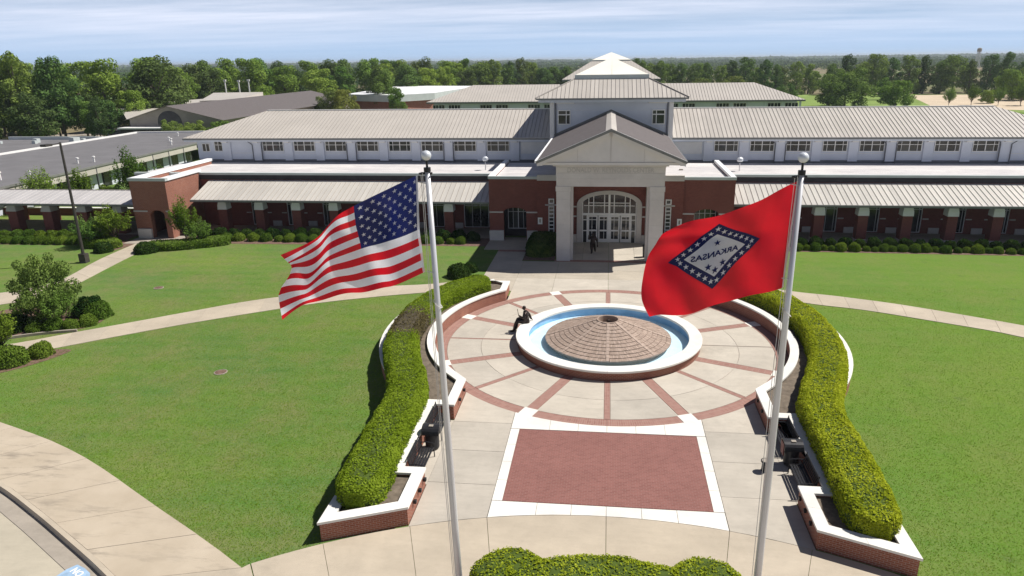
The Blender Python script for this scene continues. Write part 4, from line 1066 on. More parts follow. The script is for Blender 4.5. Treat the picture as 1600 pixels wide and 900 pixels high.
# ---- tower
TX = 6.0; TY0, TY1 = 34.5, 46.6
wbox('tower_wall', 'wall_panel', (-TX, TX, TY0, TY1, 4.8, 11.62))
for sx in (-1, 1):
    wbox('tower_corner_trim', 'trim_metal', (min(sx*5.62, sx*6.05), max(sx*5.62, sx*6.05), TY0-0.12, TY0+0.3, 4.9, 11.55))
    mb = MB(); mb.tube([(sx*5.48, TY0-0.12, 5.0), (sx*5.48, TY0-0.12, 11.3)], 0.07, 6); wp(mb, 'downspout', 'downspout_metal')
    o = window(sx*4.62, TY0-0.01, 9.92, 1.28, 1.42, ([0.66] if sx < 0 else [0.34]), [0.68], bar=0.10, border=0.09)
    wbox('bracket', 'trim_metal', (sx*4.5-0.9, sx*4.5+0.9, TY0-0.5, TY0-0.02, 11.26, 11.44))
for z in (6.2, 7.6, 9.0, 10.6):
    wbox('panel_trim', 'trim_metal', (-5.6, 5.6, TY0-0.015, TY0+0.01, z-0.012, z+0.012))
TE, TYE, TZ = 7.35, 33.2, 11.82; CY = 40.55; TS = 0.46; TD = 3.70
trf = holder('tower_roof')
wbox('tower_frieze', 'wall_panel', (-TE+0.25, TE-0.25, TYE+0.25, 2*CY-TYE-0.25, TZ-0.42, TZ-0.10), parent=trf)
wbox('fascia', 'fascia_metal', (-TE, TE, TYE-0.02, TYE+0.1, TZ-0.15, TZ-0.03), (-TE-0.0, -TE+0.1, TYE+0.1, 2*CY-TYE-.1, TZ-0.15, TZ-0.03), (TE-0.1, TE, TYE+0.1, 2*CY-TYE-.1, TZ-0.15, TZ-0.03), parent=trf)
roof_face('r', (-TE, TYE, TZ), (1, 0, 0), (0, 1, 0), TS, 2*TE, TD, True, True, 0.408, 'metal_roof', 'roof_seam', parent=trf)
roof_face('r', (TE, TYE, TZ), (0, 1, 0), (-1, 0, 0), TS, 2*TE, TD, True, True, 0.408, 'metal_roof', 'roof_seam', parent=trf, single=True)
roof_face('r', (-TE, 2*CY-TYE, TZ), (0, -1, 0), (1, 0, 0), TS, 2*TE, TD, True, True, 0.408, 'metal_roof', 'roof_seam', parent=trf, single=True)
roof_face('r', (TE, 2*CY-TYE, TZ), (-1, 0, 0), (0, -1, 0), TS, 2*TE, TD, True, True, 0.408, 'metal_roof', 'roof_seam', parent=trf, single=True)
def hipcap(a, b_, wd=0.13, parent=None, mat='roof_seam', root=None):
    mb = MB(); mb.tube([a, b_], wd/2, 6); return wp(mb, 'hip_cap', mat, parent, root=root)
for sx in (-1, 1): hipcap((sx*TE, TYE, TZ+0.03), (sx*(TE-TD), TYE+TD, TZ+TS*TD+0.03), parent=trf)
hw = 3.65
wbox('skylight_curb', 'coping_metal', (-hw-0.06, hw+0.06, CY-hw-0.06, CY+hw+0.06, TZ+TS*TD-0.05, 13.90))
skl = holder('skylight')
def pyramid(cx, cy, hw, z0, z1, parent, root, mat, npan):
    ap = Vector((cx, cy, z1)); C4 = [Vector((cx+sx*hw, cy+sy*hw, z0)) for sx, sy in ((-1, -1), (1, -1), (1, 1), (-1, 1))]
    for k in range(4):
        a, b_ = C4[k], C4[(k+1) % 4]
        for q in range(npan):
            p0 = a.lerp(b_, q/npan); p1 = a.lerp(b_, (q+1)/npan); mb = MB()
            g = 0.004
            mb.poly([p0.lerp(p1, g), p1.lerp(p0, g), ap]); wp(mb, 'glazing_panel', mat, parent, root=root)
pyramid(0, CY, hw, 13.90, 15.58, skl, bld, 'skylight_panel', 2)
# ---- lower flat roofs
WY = 28.2
for sx in (-1, 1):
    a, b_ = sorted((sx*10.6, sx*47.0))
    wbox('flat_roof', 'membrane_roof', (a, b_, WY+0.05, 37.6, 4.55, 5.02))
    wbox('roof_coping', 'coping_metal', (a, b_, WY-0.10, WY+0.30, 5.06, 5.27))
    wbox('parapet_band', 'wall_brick', (a, b_, WY-0.02, WY+0.05, 0, 5.06))
    wbox('painted_coping_shadow', 'dark_recess', (a, b_, WY-0.06, WY-0.025, 4.62, 5.055))  # dark strip painted in as the shade below the coping
    # block beside the portico
    a, b_ = sorted((sx*4.05, sx*10.6))
    wbox('block_roof', 'membrane_roof', (a+0.2, b_-0.2, 23.9, 34.5, 5.0, 5.42))
    wbox('roof_coping', 'coping_metal', (min(sx*6.3, sx*10.65), max(sx*6.3, sx*10.65), 23.58, 23.95, 5.50, 5.74))
    wbox('roof_coping', 'white_coping_metal', (min(sx*10.24, sx*10.66), max(sx*10.24, sx*10.66), 23.95, 34.4, 5.50, 5.745))
    wbox('roof_coping', 'cast_stone', (min(sx*4.1, sx*6.3), max(sx*4.1, sx*6.3), 23.38, 23.95, 5.42, 5.90))
    wbox('side_wall', 'wall_brick', (min(sx*10.24, sx*10.6), max(sx*10.24, sx*10.6), 24.05, 34.4, 0, 5.50))
wbox('center_roof', 'membrane_roof', (-4.2, 4.2, 23.6, 34.5, 5.0, 5.38))
def arch_wall(x0, x1, z0, z1, y, th, ox0, ox1, spring, rise, name, mat, n=12, root=None, parent=None):
    mb = MB(); yb = y+th; cx = (ox0+ox1)/2; hw_ = (ox1-ox0)/2
    arc = [(cx-hw_*math.cos(PI*k/n), spring+rise*math.sin(PI*k/n)) for k in range(n+1)]
    F = lambda x, z: (x, y, z); Bk = lambda x, z: (x, yb, z)
    mb.poly([F(x0, z0), F(ox0, z0), F(ox0, spring), F(x0, spring)]); mb.poly([F(ox1, z0), F(x1, z0), F(x1, spring), F(ox1, spring)])
    mb.poly([F(x0, spring), F(ox0, spring), F(ox0, z1), F(x0, z1)]); mb.poly([F(ox1, spring), F(x1, spring), F(x1, z1), F(ox1, z1)])
    for a, b_ in zip(arc, arc[1:]):
        mb.poly([F(*a), F(*b_), F(b_[0], z1), F(a[0], z1)])
        mb.poly([Bk(*a), Bk(*b_), F(*b_), F(*a)])
    mb.poly([F(ox0, z0), Bk(ox0, z0), Bk(ox0, spring), F(ox0, spring)]); mb.poly([Bk(ox1, z0), F(ox1, z0), F(ox1, spring), Bk(ox1, spring)])
    mb.poly([F(x0, z0), F(x0, z1), Bk(x0, z1), Bk(x0, z0)]); mb.poly([F(x1, z1), F(x1, z0), Bk(x1, z0), Bk(x1, z1)])
    return wp(mb, name, mat, parent, root=root)
for sx in (-1, 1):
    a, b_ = sorted((sx*6.3, sx*10.6)); oc = sx*8.32
    arch_wall(a, b_, 0, 5.5, 23.65, 0.45, oc-1.02, oc+1.02, 2.55, 0.42, 'brick_wall', 'wall_brick')
    a, b_ = sorted((sx*4.1, sx*6.3)); wbox('brick_wall', 'wall_brick', (a, b_, 23.45, 23.9, 0, 5.42))
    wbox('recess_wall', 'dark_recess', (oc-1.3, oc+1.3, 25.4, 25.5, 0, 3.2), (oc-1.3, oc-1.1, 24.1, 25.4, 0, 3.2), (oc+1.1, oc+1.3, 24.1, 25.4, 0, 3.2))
    window(oc+0.1, 25.38, 1.75, 1.9, 2.1, [0.25, 0.5, 0.75], [0.75], frame='trim_metal', bar=0.05)
    for px in (sx*9.95, sx*6.72):
        wbox('plinth', 'cast_stone', (px-(0.66 if abs(px) > 8 else 0.52), px+(0.62 if abs(px) > 8 else 0.52), 23.42, 23.648, 0, 0.92))
    for (u0, u1) in ((9.36, 10.62), (6.3, 7.28)):
        a, b_ = sorted((sx*u0, sx*u1)); wbox('stone_band', 'cast_stone', (a, b_, 23.60, 23.655, 2.50, 2.62))
    # narrow ladder-like window beside the portico
    xc = sx*5.05; window(xc, 23.44, 2.0, 0.50, 2.35, [], [0.143, 0.286, 0.429, 0.571, 0.714, 0.857], frame='trim_metal', bar=0.09, border=0.07)
    window(xc, 23.44, 3.62, 0.50, 0.46, [], [], frame='trim_metal', bar=0.09, border=0.09)
    wbox('stone_band', 'cast_stone', (xc-0.55, xc+0.55, 23.36, 23.452, 3.24, 3.34))
    wbox('stone_sill', 'cast_stone', (xc-0.9, xc+0.9, 23.38, 23.452, 0.68, 0.80))
    pq = wbox('wall_plaque', 'white_trim', (sx*6.05-0.20, sx*6.05+0.20, 23.41, 23.452, 1.55, 2.15)); 
    wbox('plaque_mark', 'gutter_concrete', (sx*6.05-0.07, sx*6.05+0.07, 23.40, 23.412, 1.70, 2.02), parent=pq)
# ---- portico
PX = 4.15
for sx in (-1, 1):
    a, b_ = sorted((sx*3.06, sx*4.15)); cobj = None
    zs = [0, 1.0, 2.0, 3.0, 4.0, 5.0, 5.62]
    cobj = wbox('portico_column', 'cast_stone', (a, b_, 17.0, 18.1, 0.0, 0.99))
    for z0, z1 in zip(zs[1:], zs[2:]): wbox('stone_block', 'cast_stone', (a, b_, 17.0, 18.1, z0+0.012, z1), parent=cobj)
    wbox('column_core', 'cast_stone', (a+0.02, b_-0.02, 17.02, 18.08, 0.9, 5.7), parent=cobj)
    wbox('capital', 'cast_stone', (a-0.05, b_+0.05, 16.95, 18.15, 5.64, 6.02), parent=cobj)
    a, b_ = sorted((sx*2.86, sx*3.06)); wbox('inner_pilaster', 'cast_stone', (a, b_, 17.3, 18.0, 0, 6.0))
    a, b_ = sorted((sx*3.1, sx*4.15)); wbox('portico_side_wall', 'cast_stone', (a, b_, 22.3, 23.2, 0, 6.0))
    a, b_ = sorted((sx*3.4, sx*4.15)); wbox('side_beam', 'cast_stone', (a, b_, 18.15, 22.3, 5.5, 7.7))
for (z0, z1, pr) in ((6.02, 6.62, 0.0), (6.63, 7.06, 0.02), (7.07, 7.50, 0.02), (7.51, 7.60, 0.05)):
    wbox('entablature_course', 'cast_stone', (-PX-pr, PX+pr, 17.0-pr, 18.0, z0, z1))
wbox('entablature_core', 'cast_stone', (-PX+0.02, PX-0.02, 17.02, 23.2, 6.05, 7.9))
wbox('cornice', 'cast_stone', (-PX-0.25, PX+0.25, 16.75, 18.0, 7.61, 7.94))
wbox('porch_ceiling', 'white_trim', (-3.4, 3.4, 18.0, 23.2, 5.95, 6.04))
me = text_mesh('DONALD W. REYNOLDS CENTER', 0.52, extrude=0.012); me.materials.clear(); me.materials.append(MAT['gable_panel'])
xsz = max(v.co.x for v in me.vertices)-min(v.co.x for v in me.vertices)
for v in me.vertices: v.co.x *= 6.6/xsz
o = link('lettering', me, bld); o.rotation_euler = (PI/2, 0, 0); o.location = (0.0, 16.972-30, 7.12)
b_ = NB('carved_letter', 0.9); b_.color((0.44, 0.425, 0.40)); me.materials[0] = MAT['carved_letter']
# pediment
GY, GZE, GZR, GH = 16.05, 8.02, 10.40, 5.62
gs = (GZR-GZE)/GH
mb = MB(); GW = 5.15
mb.poly([(-GW, 16.5, 7.95), (GW, 16.5, 7.95), (GW, 16.5, 8.03), (0, 16.5, GZR-0.18), (-GW, 16.5, 8.03)])
mb.poly([(-GW, 16.45, 7.94), (-GW, 18.2, 7.94), (GW, 18.2, 7.94), (GW, 16.45, 7.94)])
wp(mb, 'pediment_panel', 'gable_panel')
for x in (-2.5, 0.0, 2.5): wbox('pediment_joint', 'cast_stone', (x-0.012, x+0.012, 16.47, 16.505, 7.96, GZR-0.25-abs(x)*gs))
def raked(name, mat, y0, y1, dz0, dz1, w0=0.0, w1=GH, parent=None):
    for sx in (-1, 1):
        mb = MB(); q = lambda x, y, dz: (sx*x, y, GZR-gs*x+dz)
        lo = [q(w0, y0, dz0), q(w1, y0, dz0), q(w1, y1, dz0), q(w0, y1, dz0)]; hi = [q(w0, y0, dz1), q(w1, y0, dz1), q(w1, y1, dz1), q(w0, y1, dz1)]
        if sx < 0: lo = lo[::-1]; hi = hi[::-1]
        mb.hexa(lo, hi); wp(mb, name, mat, parent)
prf = holder('portico_roof')
raked('roof_slope', 'shingle_roof', GY+0.06, TY0+0.3, -0.02, 0.06, 0.0, GH, prf)
raked('rake_fascia', 'fascia_metal', GY-0.02, GY+0.06, -0.14, 0.065, 0.0, GH, prf)
raked('rake_soffit', 'gable_panel', GY+0.06, 16.5, -0.36, -0.02, 0.15, GH-0.05, prf)
raked('rake_flashing', 'white_trim', GY+0.07, GY+0.14, 0.06, 0.085, 0.0, GH, prf)
wbox('pediment_return', 'gable_panel', (-GH+0.15, -GW, GY+0.08, 17.6, 7.74, 7.95), (GW, GH-0.15, GY+0.08, 17.6, 7.74, 7.95), parent=prf)
wbox('pediment_base', 'gable_panel', (-GW, GW, GY+0.4, 17.0, 7.74, 7.94), parent=prf)
mb = MB()
mb.hexa([(-0.42, GY, GZR-0.14), (0, GY, GZR+0.03), (0, TY0, GZR+0.03), (-0.42, TY0, GZR-0.14)], [(-0.42, GY, GZR-0.09), (0, GY, GZR+0.09), (0, TY0, GZR+0.09), (-0.42, TY0, GZR-0.09)])
mb.hexa([(0, GY, GZR+0.03), (0.42, GY, GZR-0.14), (0.42, TY0, GZR-0.14), (0, TY0, GZR+0.03)], [(0, GY, GZR+0.09), (0.42, GY, GZR-0.09), (0.42, TY0, GZR-0.09), (0, TY0, GZR+0.09)])
wp(mb, 'ridge_panel', 'metal_roof', prf, root=bld)
wbox('eave_gutter', 'white_coping_metal', (-GH-0.12, -GH+0.03, GY, 33.9, GZE-0.08, GZE+0.10), parent=prf)
wbox('eave_gutter', 'fascia_metal', (GH-0.03, GH+0.08, GY, 33.9, GZE-0.08, GZE+0.06), parent=prf)
raked('abutment_flashing', 'fascia_metal', TY0-0.10, TY0-0.01, 0.05, 0.26, 0.0, GH, prf)
wbox('portico_side_wall', 'cast_stone', (-PX+0.1, -PX+0.4, 23.2, 34.4, 5.4, 8.0), (PX-0.4, PX-0.1, 23.2, 34.4, 5.4, 8.0))
# ---- entrance wall behind the portico
arch_wall(-4.1, 4.1, 0, 6.0, 23.2, 0.3, -2.42, 2.42, 3.36, 0.98, 'entrance_wall', 'wall_brick', 18)
# white arch surround
mb = MB(); n = 20
for (ro, ri, zo, zi, y0, y1) in ((2.80, 2.36, 1.26, 0.92, 23.08, 23.30),):
    po = [(-ro*math.cos(PI*k/n), 3.38+zo*math.sin(PI*k/n)) for k in range(n+1)]; pi_ = [(-ri*math.cos(PI*k/n), 3.38+zi*math.sin(PI*k/n)) for k in range(n+1)]
    for k in range(n):
        lo = [(po[k][0], y0, po[k][1]), (pi_[k][0], y0, pi_[k][1]), (pi_[k+1][0], y0, pi_[k+1][1]), (po[k+1][0], y0, po[k+1][1])]
        mb.hexa(lo, [(x, y1, z) for x, y, z in lo])
    mb.box(-ro, -ri, y0, y1, 0, 3.38); mb.box(ri, ro, y0, y1, 0, 3.38)
wp(mb, 'arch_surround', 'cast_stone')
for sx in (-1, 1):
    for z in (2.30, 3.15): 
        a, b_ = sorted((sx*2.82, sx*4.08)); wbox('stone_band', 'cast_stone', (a, b_, 23.12, 23.202, z, z+0.12))
    a, b_ = sorted((sx*2.82, sx*4.1)); wbox('plinth', 'cast_stone', (a, b_, 23.0, 23.202, 0, 0.75))
# glazed screen: frame bars + dark glass
sc_ = MB(); Y0, Y1 = 23.30, 23.40
ztop = lambda x: 3.38+0.92*math.sqrt(max(0, 1-(x/2.36)**2))
sc_.box(-2.36, 2.36, Y0, Y1, 2.42, 2.62)
for x in (-2.31, -1.78, -1.36, -0.42, 0.42, 1.36, 1.78, 2.31): sc_.box(x-0.04, x+0.04, Y0, Y1, 2.62, ztop(x))
sc_.box(-0.09, 0.09, Y0-0.02, Y1, 0.0, ztop(0))
for x in (-2.30, -1.90, 1.90, 2.30): sc_.box(x-0.05, x+0.05, Y0, Y1, 0, 2.42)
for z in (1.05, 2.02): sc_.box(-2.25, -1.95, Y0, Y1, z-0.04, z+0.04); sc_.box(1.95, 2.25, Y0, Y1, z-0.04, z+0.04)
for z in (3.28, 3.52): sc_.box(-2.20 if z < 3.4 else -1.8, 2.20 if z < 3.4 else 1.8, Y0+0.01, Y1, z-0.03, z+0.03)
o = wp(sc_, 'arched_window', 'white_trim')
gm = MB(); pts = [(-2.36, 2.6)]+[(-2.36*math.cos(PI*k/n), 3.38+0.92*math.sin(PI*k/n)) for k in range(n+1)]+[(2.36, 2.6)]
gm.poly([(x, 23.37, z) for x, z in pts][::-1]); wp(gm, 'fanlight_glass', 'dark_glass', o, root=bld)
wbox('sidelight_glass', 'dark_glass', (-2.3, -1.9, 23.35, 23.37, 0, 2.45), parent=o); wbox('sidelight_glass', 'dark_glass', (1.9, 2.3, 23.35, 23.37, 0, 2.45), parent=o)
for xc in (-1.42, -0.50, 0.50, 1.42):
    d = MB(); w_ = 0.43
    d.box(xc-w_, xc-w_+0.12, 23.32, 23.38, 0.02, 2.40); d.box(xc+w_-0.12, xc+w_, 23.32, 23.38, 0.02, 2.40)
    for z0, z1 in ((0.02, 0.32), (1.0, 1.14), (2.0, 2.06), (2.28, 2.40)): d.box(xc-w_+0.12, xc+w_-0.12, 23.32, 23.38, z0, z1)
    sg = -1 if xc in (-1.42, 0.50) else 1
    d.box(xc+sg*0.06*1-0.02, xc+sg*0.06+0.02, 23.325, 23.375, 0.32, 2.28)
    dd = wp(d, 'door', 'white_trim')
    for z0, z1 in ((0.32, 1.0), (1.14, 2.0), (2.06, 2.28)): wbox('pane', 'dark_glass', (xc-w_+0.12, xc+w_-0.12, 23.35, 23.36, z0, z1), parent=dd)
    wbox('handle', 'pole_metal', (xc-sg*0.33-0.02, xc-sg*0.33+0.02, 23.26, 23.32, 0.9, 1.3), parent=dd)
wbox('entrance_back', 'dark_recess', (-4, 4, 25.2, 25.3, 0, 5))
# ---- arcades: canopy roof, piers, walls, windows
CYE, CZE, CTZ = 24.4, 3.30, 4.55; CD = WY-0.06-CYE; CS = (CTZ-CZE)/CD
for sx in (-1, 1):
    L = (47-10.6) if sx > 0 else (39.2-10.6); a, b_ = sorted((sx*10.6, sx*(10.6+L)))
    cr2 = holder('canopy_roof')
    roof_face('c', (a, CYE, CZE), (1, 0, 0), (0, 1, 0), CS, L, CD, False, False, 0.47, 'canopy_roof', 'canopy_seam', parent=cr2, single=False)
    wbox('gutter', 'fascia_metal', (a, b_, CYE-0.10, CYE+0.02, CZE-0.20, CZE-0.02), parent=cr2)
    mb = MB(); mb.poly([(a, CYE, CZE-0.08), (a, WY, CZE+0.1), (b_, WY, CZE+0.1), (b_, CYE, CZE-0.08)]); wp(mb, 'soffit', 'fascia_metal', cr2, root=bld)
    wbox('eave_beam', 'fascia_metal', (a, b_, CYE+0.75, CYE+1.1, CZE-0.34, CZE-0.1), parent=cr2)
    npier = 9 if sx > 0 else 8
    for k in range(npier):
        xc = sx*(14.52+3.655*k)+(-0.15 if sx < 0 else 0)
        if abs(xc) > 10.6+L: continue
        p = wbox('arcade_pier', 'wall_brick', (xc-0.42, xc+0.42, 25.2, 26.04, 0.14, 2.22)); p_base = wbox('pier_base', 'cast_stone', (xc-0.46, xc+0.46, 25.16, 26.08, 0, 0.139), parent=p)
        mb = MB(); z0, z1 = 2.22, 2.96; r0, r1 = 0.46, 0.36; yc = 25.62
        q = lambda r, z: [(xc-r, yc-r, z), (xc+r, yc-r, z), (xc+r, yc+r, z), (xc-r, yc+r, z)]
        mb.hexa(q(r0, z0), q(r0-0.02, z0+0.4), None); mb.hexa(q(r0-0.02, z0+0.4), q(r1, z1), None, False); wp(mb, 'pier_cap', 'white_trim', p, root=bld)
        # window in the back wall roughly behind each pier, plus band stones and plinth block
        xw = sx*(16.35+3.655*k)
        if abs(xw) < 10.6+L-1.2 and k < 8:
            window(sx*(16.2+3.655*k), 28.17, 1.62, 1.35, 3.0, [0.28, 0.80], [0.70], frame='trim_metal', bar=0.05, border=0.06)
            for q_ in (-1, 1):
                xs_ = sx*(16.2+3.655*k)+q_*1.05; wbox('stone_band', 'cast_stone', (xs_-0.25, xs_+0.25, 28.12, 28.178, 1.30, 1.40))
            xs_ = sx*(14.4+3.655*k); wbox('plinth', 'cast_stone', (xs_-0.45, xs_+0.45, 28.08, 28.178, 0.0, 0.55))
    if sx < 0: window(-12.6, 28.17, 1.62, 2.4, 3.0, [0.33, 0.66], [0.70], frame='trim_metal', bar=0.05)
# ---- brick corner block on the left
bx0, bx1, by0 = -43.75, -40.15, 22.5
arch_wall(-43.7, -40.2, 0, 5.34, by0, 0.5, -42.15, -40.75, 2.2, 0.45, 'brick_wall', 'brick')
wbox('brick_wall', 'brick', (-40.6, -40.2, by0+0.5, WY, 0, 5.34)); wbox('brick_wall', 'brick', (-43.7, -43.3, by0+0.5, 36.0, 0, 5.34))
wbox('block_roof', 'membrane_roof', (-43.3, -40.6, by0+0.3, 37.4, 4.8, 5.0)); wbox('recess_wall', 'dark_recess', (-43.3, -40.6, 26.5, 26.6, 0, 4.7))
wbox('roof_coping', 'coping_metal', (-43.8, -40.1, by0-0.06, by0+0.36, 5.34, 5.60))
wbox('roof_coping', 'white_coping_metal', (-43.8, -43.25, by0+0.36, 36.2, 5.34, 5.605), (-40.65, -40.1, by0+0.36, 28.4, 5.34, 5.605))
wbox('plinth', 'cast_stone', (-43.55, -42.2, by0-0.2, by0-0.002, 0, 0.92)); wbox('stone_band', 'cast_stone', (-43.72, -42.35, by0-0.05, by0+0.002, 2.50, 2.62)); wbox('stone_band', 'cast_stone', (-40.55, -40.19, by0-0.05, by0+0.002, 2.50, 2.62))
# roof floodlights and vents on the flat roof
def roof_light(x, y, z, label):
    r_ = empty('roof_floodlight', (x, y, z), label, 'floodlight', 'white floodlights on the flat roof')
    mb = MB(); mb.tube([(0, 0, 0), (0, 0, 0.85)], 0.05, 6); mb.build('post', 'pole_metal', r_)
    mb = MB(); mb.lathe([(0.0, 0.95), (0.22, 0.98), (0.30, 1.12), (0.28, 1.30), (0.12, 1.42), (0.0, 1.44)], 12); mb.build('lamp_head', 'ball_metal', r_, smooth=True)
roof_light(-12.3, 32.2, 4.93, 'white roof floodlight left of the portico gable'); roof_light(12.3, 32.0, 4.93, 'white roof floodlight right of the portico gable')
for (x, y) in ((6.6, 29.8), (-8.6, 24.6), (9.9, 25.0), (5.9, 26)):
    wbox('roof_drain', 'gutter_concrete', (x-0.18, x+0.18, y-0.12, y+0.12, 5.42, 5.52))
# ================================================================== REAR HALL
rh = empty('rear_hall', (0, 85, 0), 'second metal roofed hall with small pyramid roof behind the front tower', 'building')
rrf = holder('roof', rh)
for sx in (-1, 1):
    xo, xi = 29.6*sx, 7.4*sx; a, b_ = sorted((xo, xi)); D_ = 6.6
    roof_face('r', (a, 78, 9.1), (1, 0, 0), (0, 1, 0), 0.36, b_-a, D_, sx < 0, sx > 0, 0.46, 'metal_roof', 'roof_seam', root=rh, parent=rrf, single=True)
    mb = MB(); zt_ = 9.1+0.36*D_
    mb.poly([(b_, 78+2*D_, 9.1), (a, 78+2*D_, 9.1), (a+(D_ if sx < 0 else 0), 78+D_, zt_), (b_-(D_ if sx > 0 else 0), 78+D_, zt_)])
    xo_ = xo; xr = xo-sx*D_; tri = [(xo_, 78, 9.1), (xo_, 78+2*D_, 9.1), (xr, 78+D_, zt_)]; mb.poly(tri if sx > 0 else tri[::-1]); wp(mb, 'roof_slope', 'metal_roof', rrf, root=rh)
    wbox('fascia', 'fascia_metal', (a, b_, 77.95, 78.05, 8.85, 9.08), parent=rrf, root=rh)
    wbox('wall', 'wall_panel', (a+1, b_-1 if sx > 0 else b_, 79.0, 90, 0, 9.0), root=rh)
    for k in range(8):
        xc = sx*(9.6+2.6*k)
        if k % 3 != 2: window(xc, 78.98, 8.25, 2.0, 0.75, [0.25, 0.5, 0.75], [], root=rh)
        wbox('pilaster', 'wall_panel', (xc+1.15, xc+1.45, 78.9, 79.0, 5, 8.9), root=rh)
wbox('tower_wall', 'wall_panel', (-6.9, 6.9, 80.9, 92.5, 0, 12.2), root=rh)
prp = holder('pyramid_roof', rh)
for ex, ei, O in (((1, 0, 0), (0, 1, 0), (-7.75, 79.6, 12.35)), ((0, 1, 0), (-1, 0, 0), (7.75, 79.6, 12.35)), ((0, -1, 0), (1, 0, 0), (-7.75, 95.1, 12.35)), ((-1, 0, 0), (0, -1, 0), (7.75, 95.1, 12.35))):
    roof_face('r', O, ex, ei, 0.60, 15.5, 4.65, True, True, 0.46, 'metal_roof', 'metal_roof', root=rh, parent=prp, single=True)
wbox('eave_fascia', 'fascia_metal', (-7.75, 7.75, 79.55, 79.7, 12.1, 12.33), parent=prp, root=rh)
wbox('skylight_curb', 'coping_metal', (-3.15, 3.15, 84.2, 90.5, 15.0, 15.25), root=rh)
pyramid(0, 87.35, 3.2, 15.25, 16.45, holder('skylight', rh), rh, 'skylight_panel', 2)
# ================================================================== LOW BUILDINGS LEFT
lb = empty('low_annex', (-76, 60, 0), 'long low annex with dark grey flat roof and pale fascia on the left', 'building')
AZ = 3.2
A_ = Vector((-64.8, 31.2)); B_ = Vector((-67.4, 73.4)); dA = (B_-A_).normalized(); A0_ = A_-dA*1.5; nA = Vector((-dA.y, dA.x))
C1, C2 = Vector((-88.4, 87.3)), Vector((-79.5, 91.0))
mb = MB(); q = [tuple(A0_), tuple(B_), (-66.5, 92), (-88.6, 89.6), (-87.6, 31.0)]
mb.prism(q, AZ-0.4, AZ); wp(mb, 'roof_deck', 'dark_rubber_roof', root=lb)
mb = MB(); mb.prism([(-88.6, 89.6), (-87.6, 31.0), (-88.0, 31.0), (-89.0, 89.9)], AZ-0.3, AZ+0.26); mb.prism([(-66.5, 92), (-66.5, 92.4), (-89.0, 90.0), (-88.6, 89.6)], AZ-0.3, AZ+0.26); wp(mb, 'parapet_edge', 'white_trim', root=lb)
def along(d, w_): p = A0_+dA*d-nA*w_; return (p.x, p.y)
Ltot = (B_-A0_).length
mb = MB(); mb.prism([along(0, 0.0), along(0, 0.22), along(Ltot, 0.22), along(Ltot, 0.0)], AZ-0.22, AZ+0.03); wp(mb, 'eave_gutter', 'fascia_metal', root=lb)
n_ = 10; st = Ltot/n_
for k in range(n_):
    d0, d1 = k*st+0.05, (k+1)*st-0.05
    mb = MB(); mb.prism([along(d0, -0.04), along(d0, 0.10), along(d1, 0.10), along(d1, -0.04)], 2.15, AZ-0.23); wp(mb, 'fascia_panel', 'metal_roof', root=lb)
    mb = MB(); mb.prism([along(d0-0.1, -0.05), along(d0-0.1, 0.16), along(d0, 0.16), along(d0, -0.05)], 0, AZ-0.23); wp(mb, 'fascia_joint', 'downspout_metal', root=lb)
    mb = MB(); mb.prism([along(d0, -1.2), along(d0, -1.0), along(d0+st*0.55, -1.0), along(d0+st*0.55, -1.2)], 0, 2.6); wp(mb, 'wall_panel', 'wall_panel', root=lb)
    mb = MB(); mb.prism([along(d0+st*0.55, -1.2), along(d0+st*0.55, -1.05), along(d1+0.1, -1.05), along(d1+0.1, -1.2)], 0, 2.6); wp(mb, 'glazing', 'dark_glass', root=lb)
for (x, y, h) in ((-69.5, 70, .5), (-72.0, 74, .5), (-69.5, 49, .6), (-68.3, 50.5, .6), (-77, 84, .45), (-74, 76.5, .45), (-70.0, 80, .5), (-68.6, 35.5, 0.8), (-67.5, 38.5, 0.5)):
    mb = MB(); mb.lathe([(0.11, AZ), (0.11, AZ+h), (0.2, AZ+h), (0.2, AZ+.15+h), (0, AZ+.2+h)], 8, c=(x, y)); wp(mb, 'roof_vent', 'white_trim', root=lb)
lb2 = empty('far_left_annex', (-105, 50, 0), 'second low flat roofed annex behind the long one at the far left', 'building')
wbox('roof_deck', 'dark_rubber_roof', (-135, -88.8, 25, 80.3, 2.6, 3.0), root=lb2); wbox('parapet_edge', 'coping_metal', (-107, -88.9, 80.3, 80.7, 0, 3.5), root=lb2)
wbox('wall', 'wall_panel', (-134.5, -89.2, 25.2, 80.1, 0, 2.6), root=lb2)
for (x, y, s_) in ((-97.5, 75.5, .4), (-96.6, 74, .3), (-91.5, 76.5, .45), (-90.4, 77.5, .3), (-92.3, 78.4, .35), (-103, 74, .25)):
    wbox('rooftop_unit', 'coping_metal', (x-s_, x+s_, y-s_, y+s_, 3.0, 3.0+s_*1.7), root=lb2)
gb = empty('gabled_gym', (-88, 115, 0), 'grey gabled building with round arched window in its front gable', 'building')
mb = MB(); gx0, gx1, gr, ze, zr = -97.0, -77.5, -88.3, 5.0, 7.5
mb.poly([(gx0, 100, 0), (gx1, 100, 0), (gx1, 100, ze), (gr, 100, zr), (gx0, 100, ze)]); mb.poly([(gx1, 100, 0), (gx1, 172, 0), (gx1, 172, ze), (gx1, 100, ze)])
wp(mb, 'wall', 'gutter_concrete', root=gb)
mb = MB(); mb.poly([(gx1+1, 99.3, ze-0.25), (gx1+1, 172, ze-0.25), (gr, 172, zr+0.1), (gr, 99.3, zr+0.1)]); wp(mb, 'roof_slope', 'shingle_roof', root=gb)
mb = MB(); mb.poly([(gr, 99.3, zr+0.1), (gr, 172, zr+0.1), (gx0, 172, 4.9), (gx0-1, 99.3, ze-0.25)]); mb.poly([(-98.3, 101, 4.9), (-88.3, 104, 7.0), (-104, 148, 6.9), (-118, 127, 6.2)]); wp(mb, 'roof_slope', 'metal_roof', root=gb)
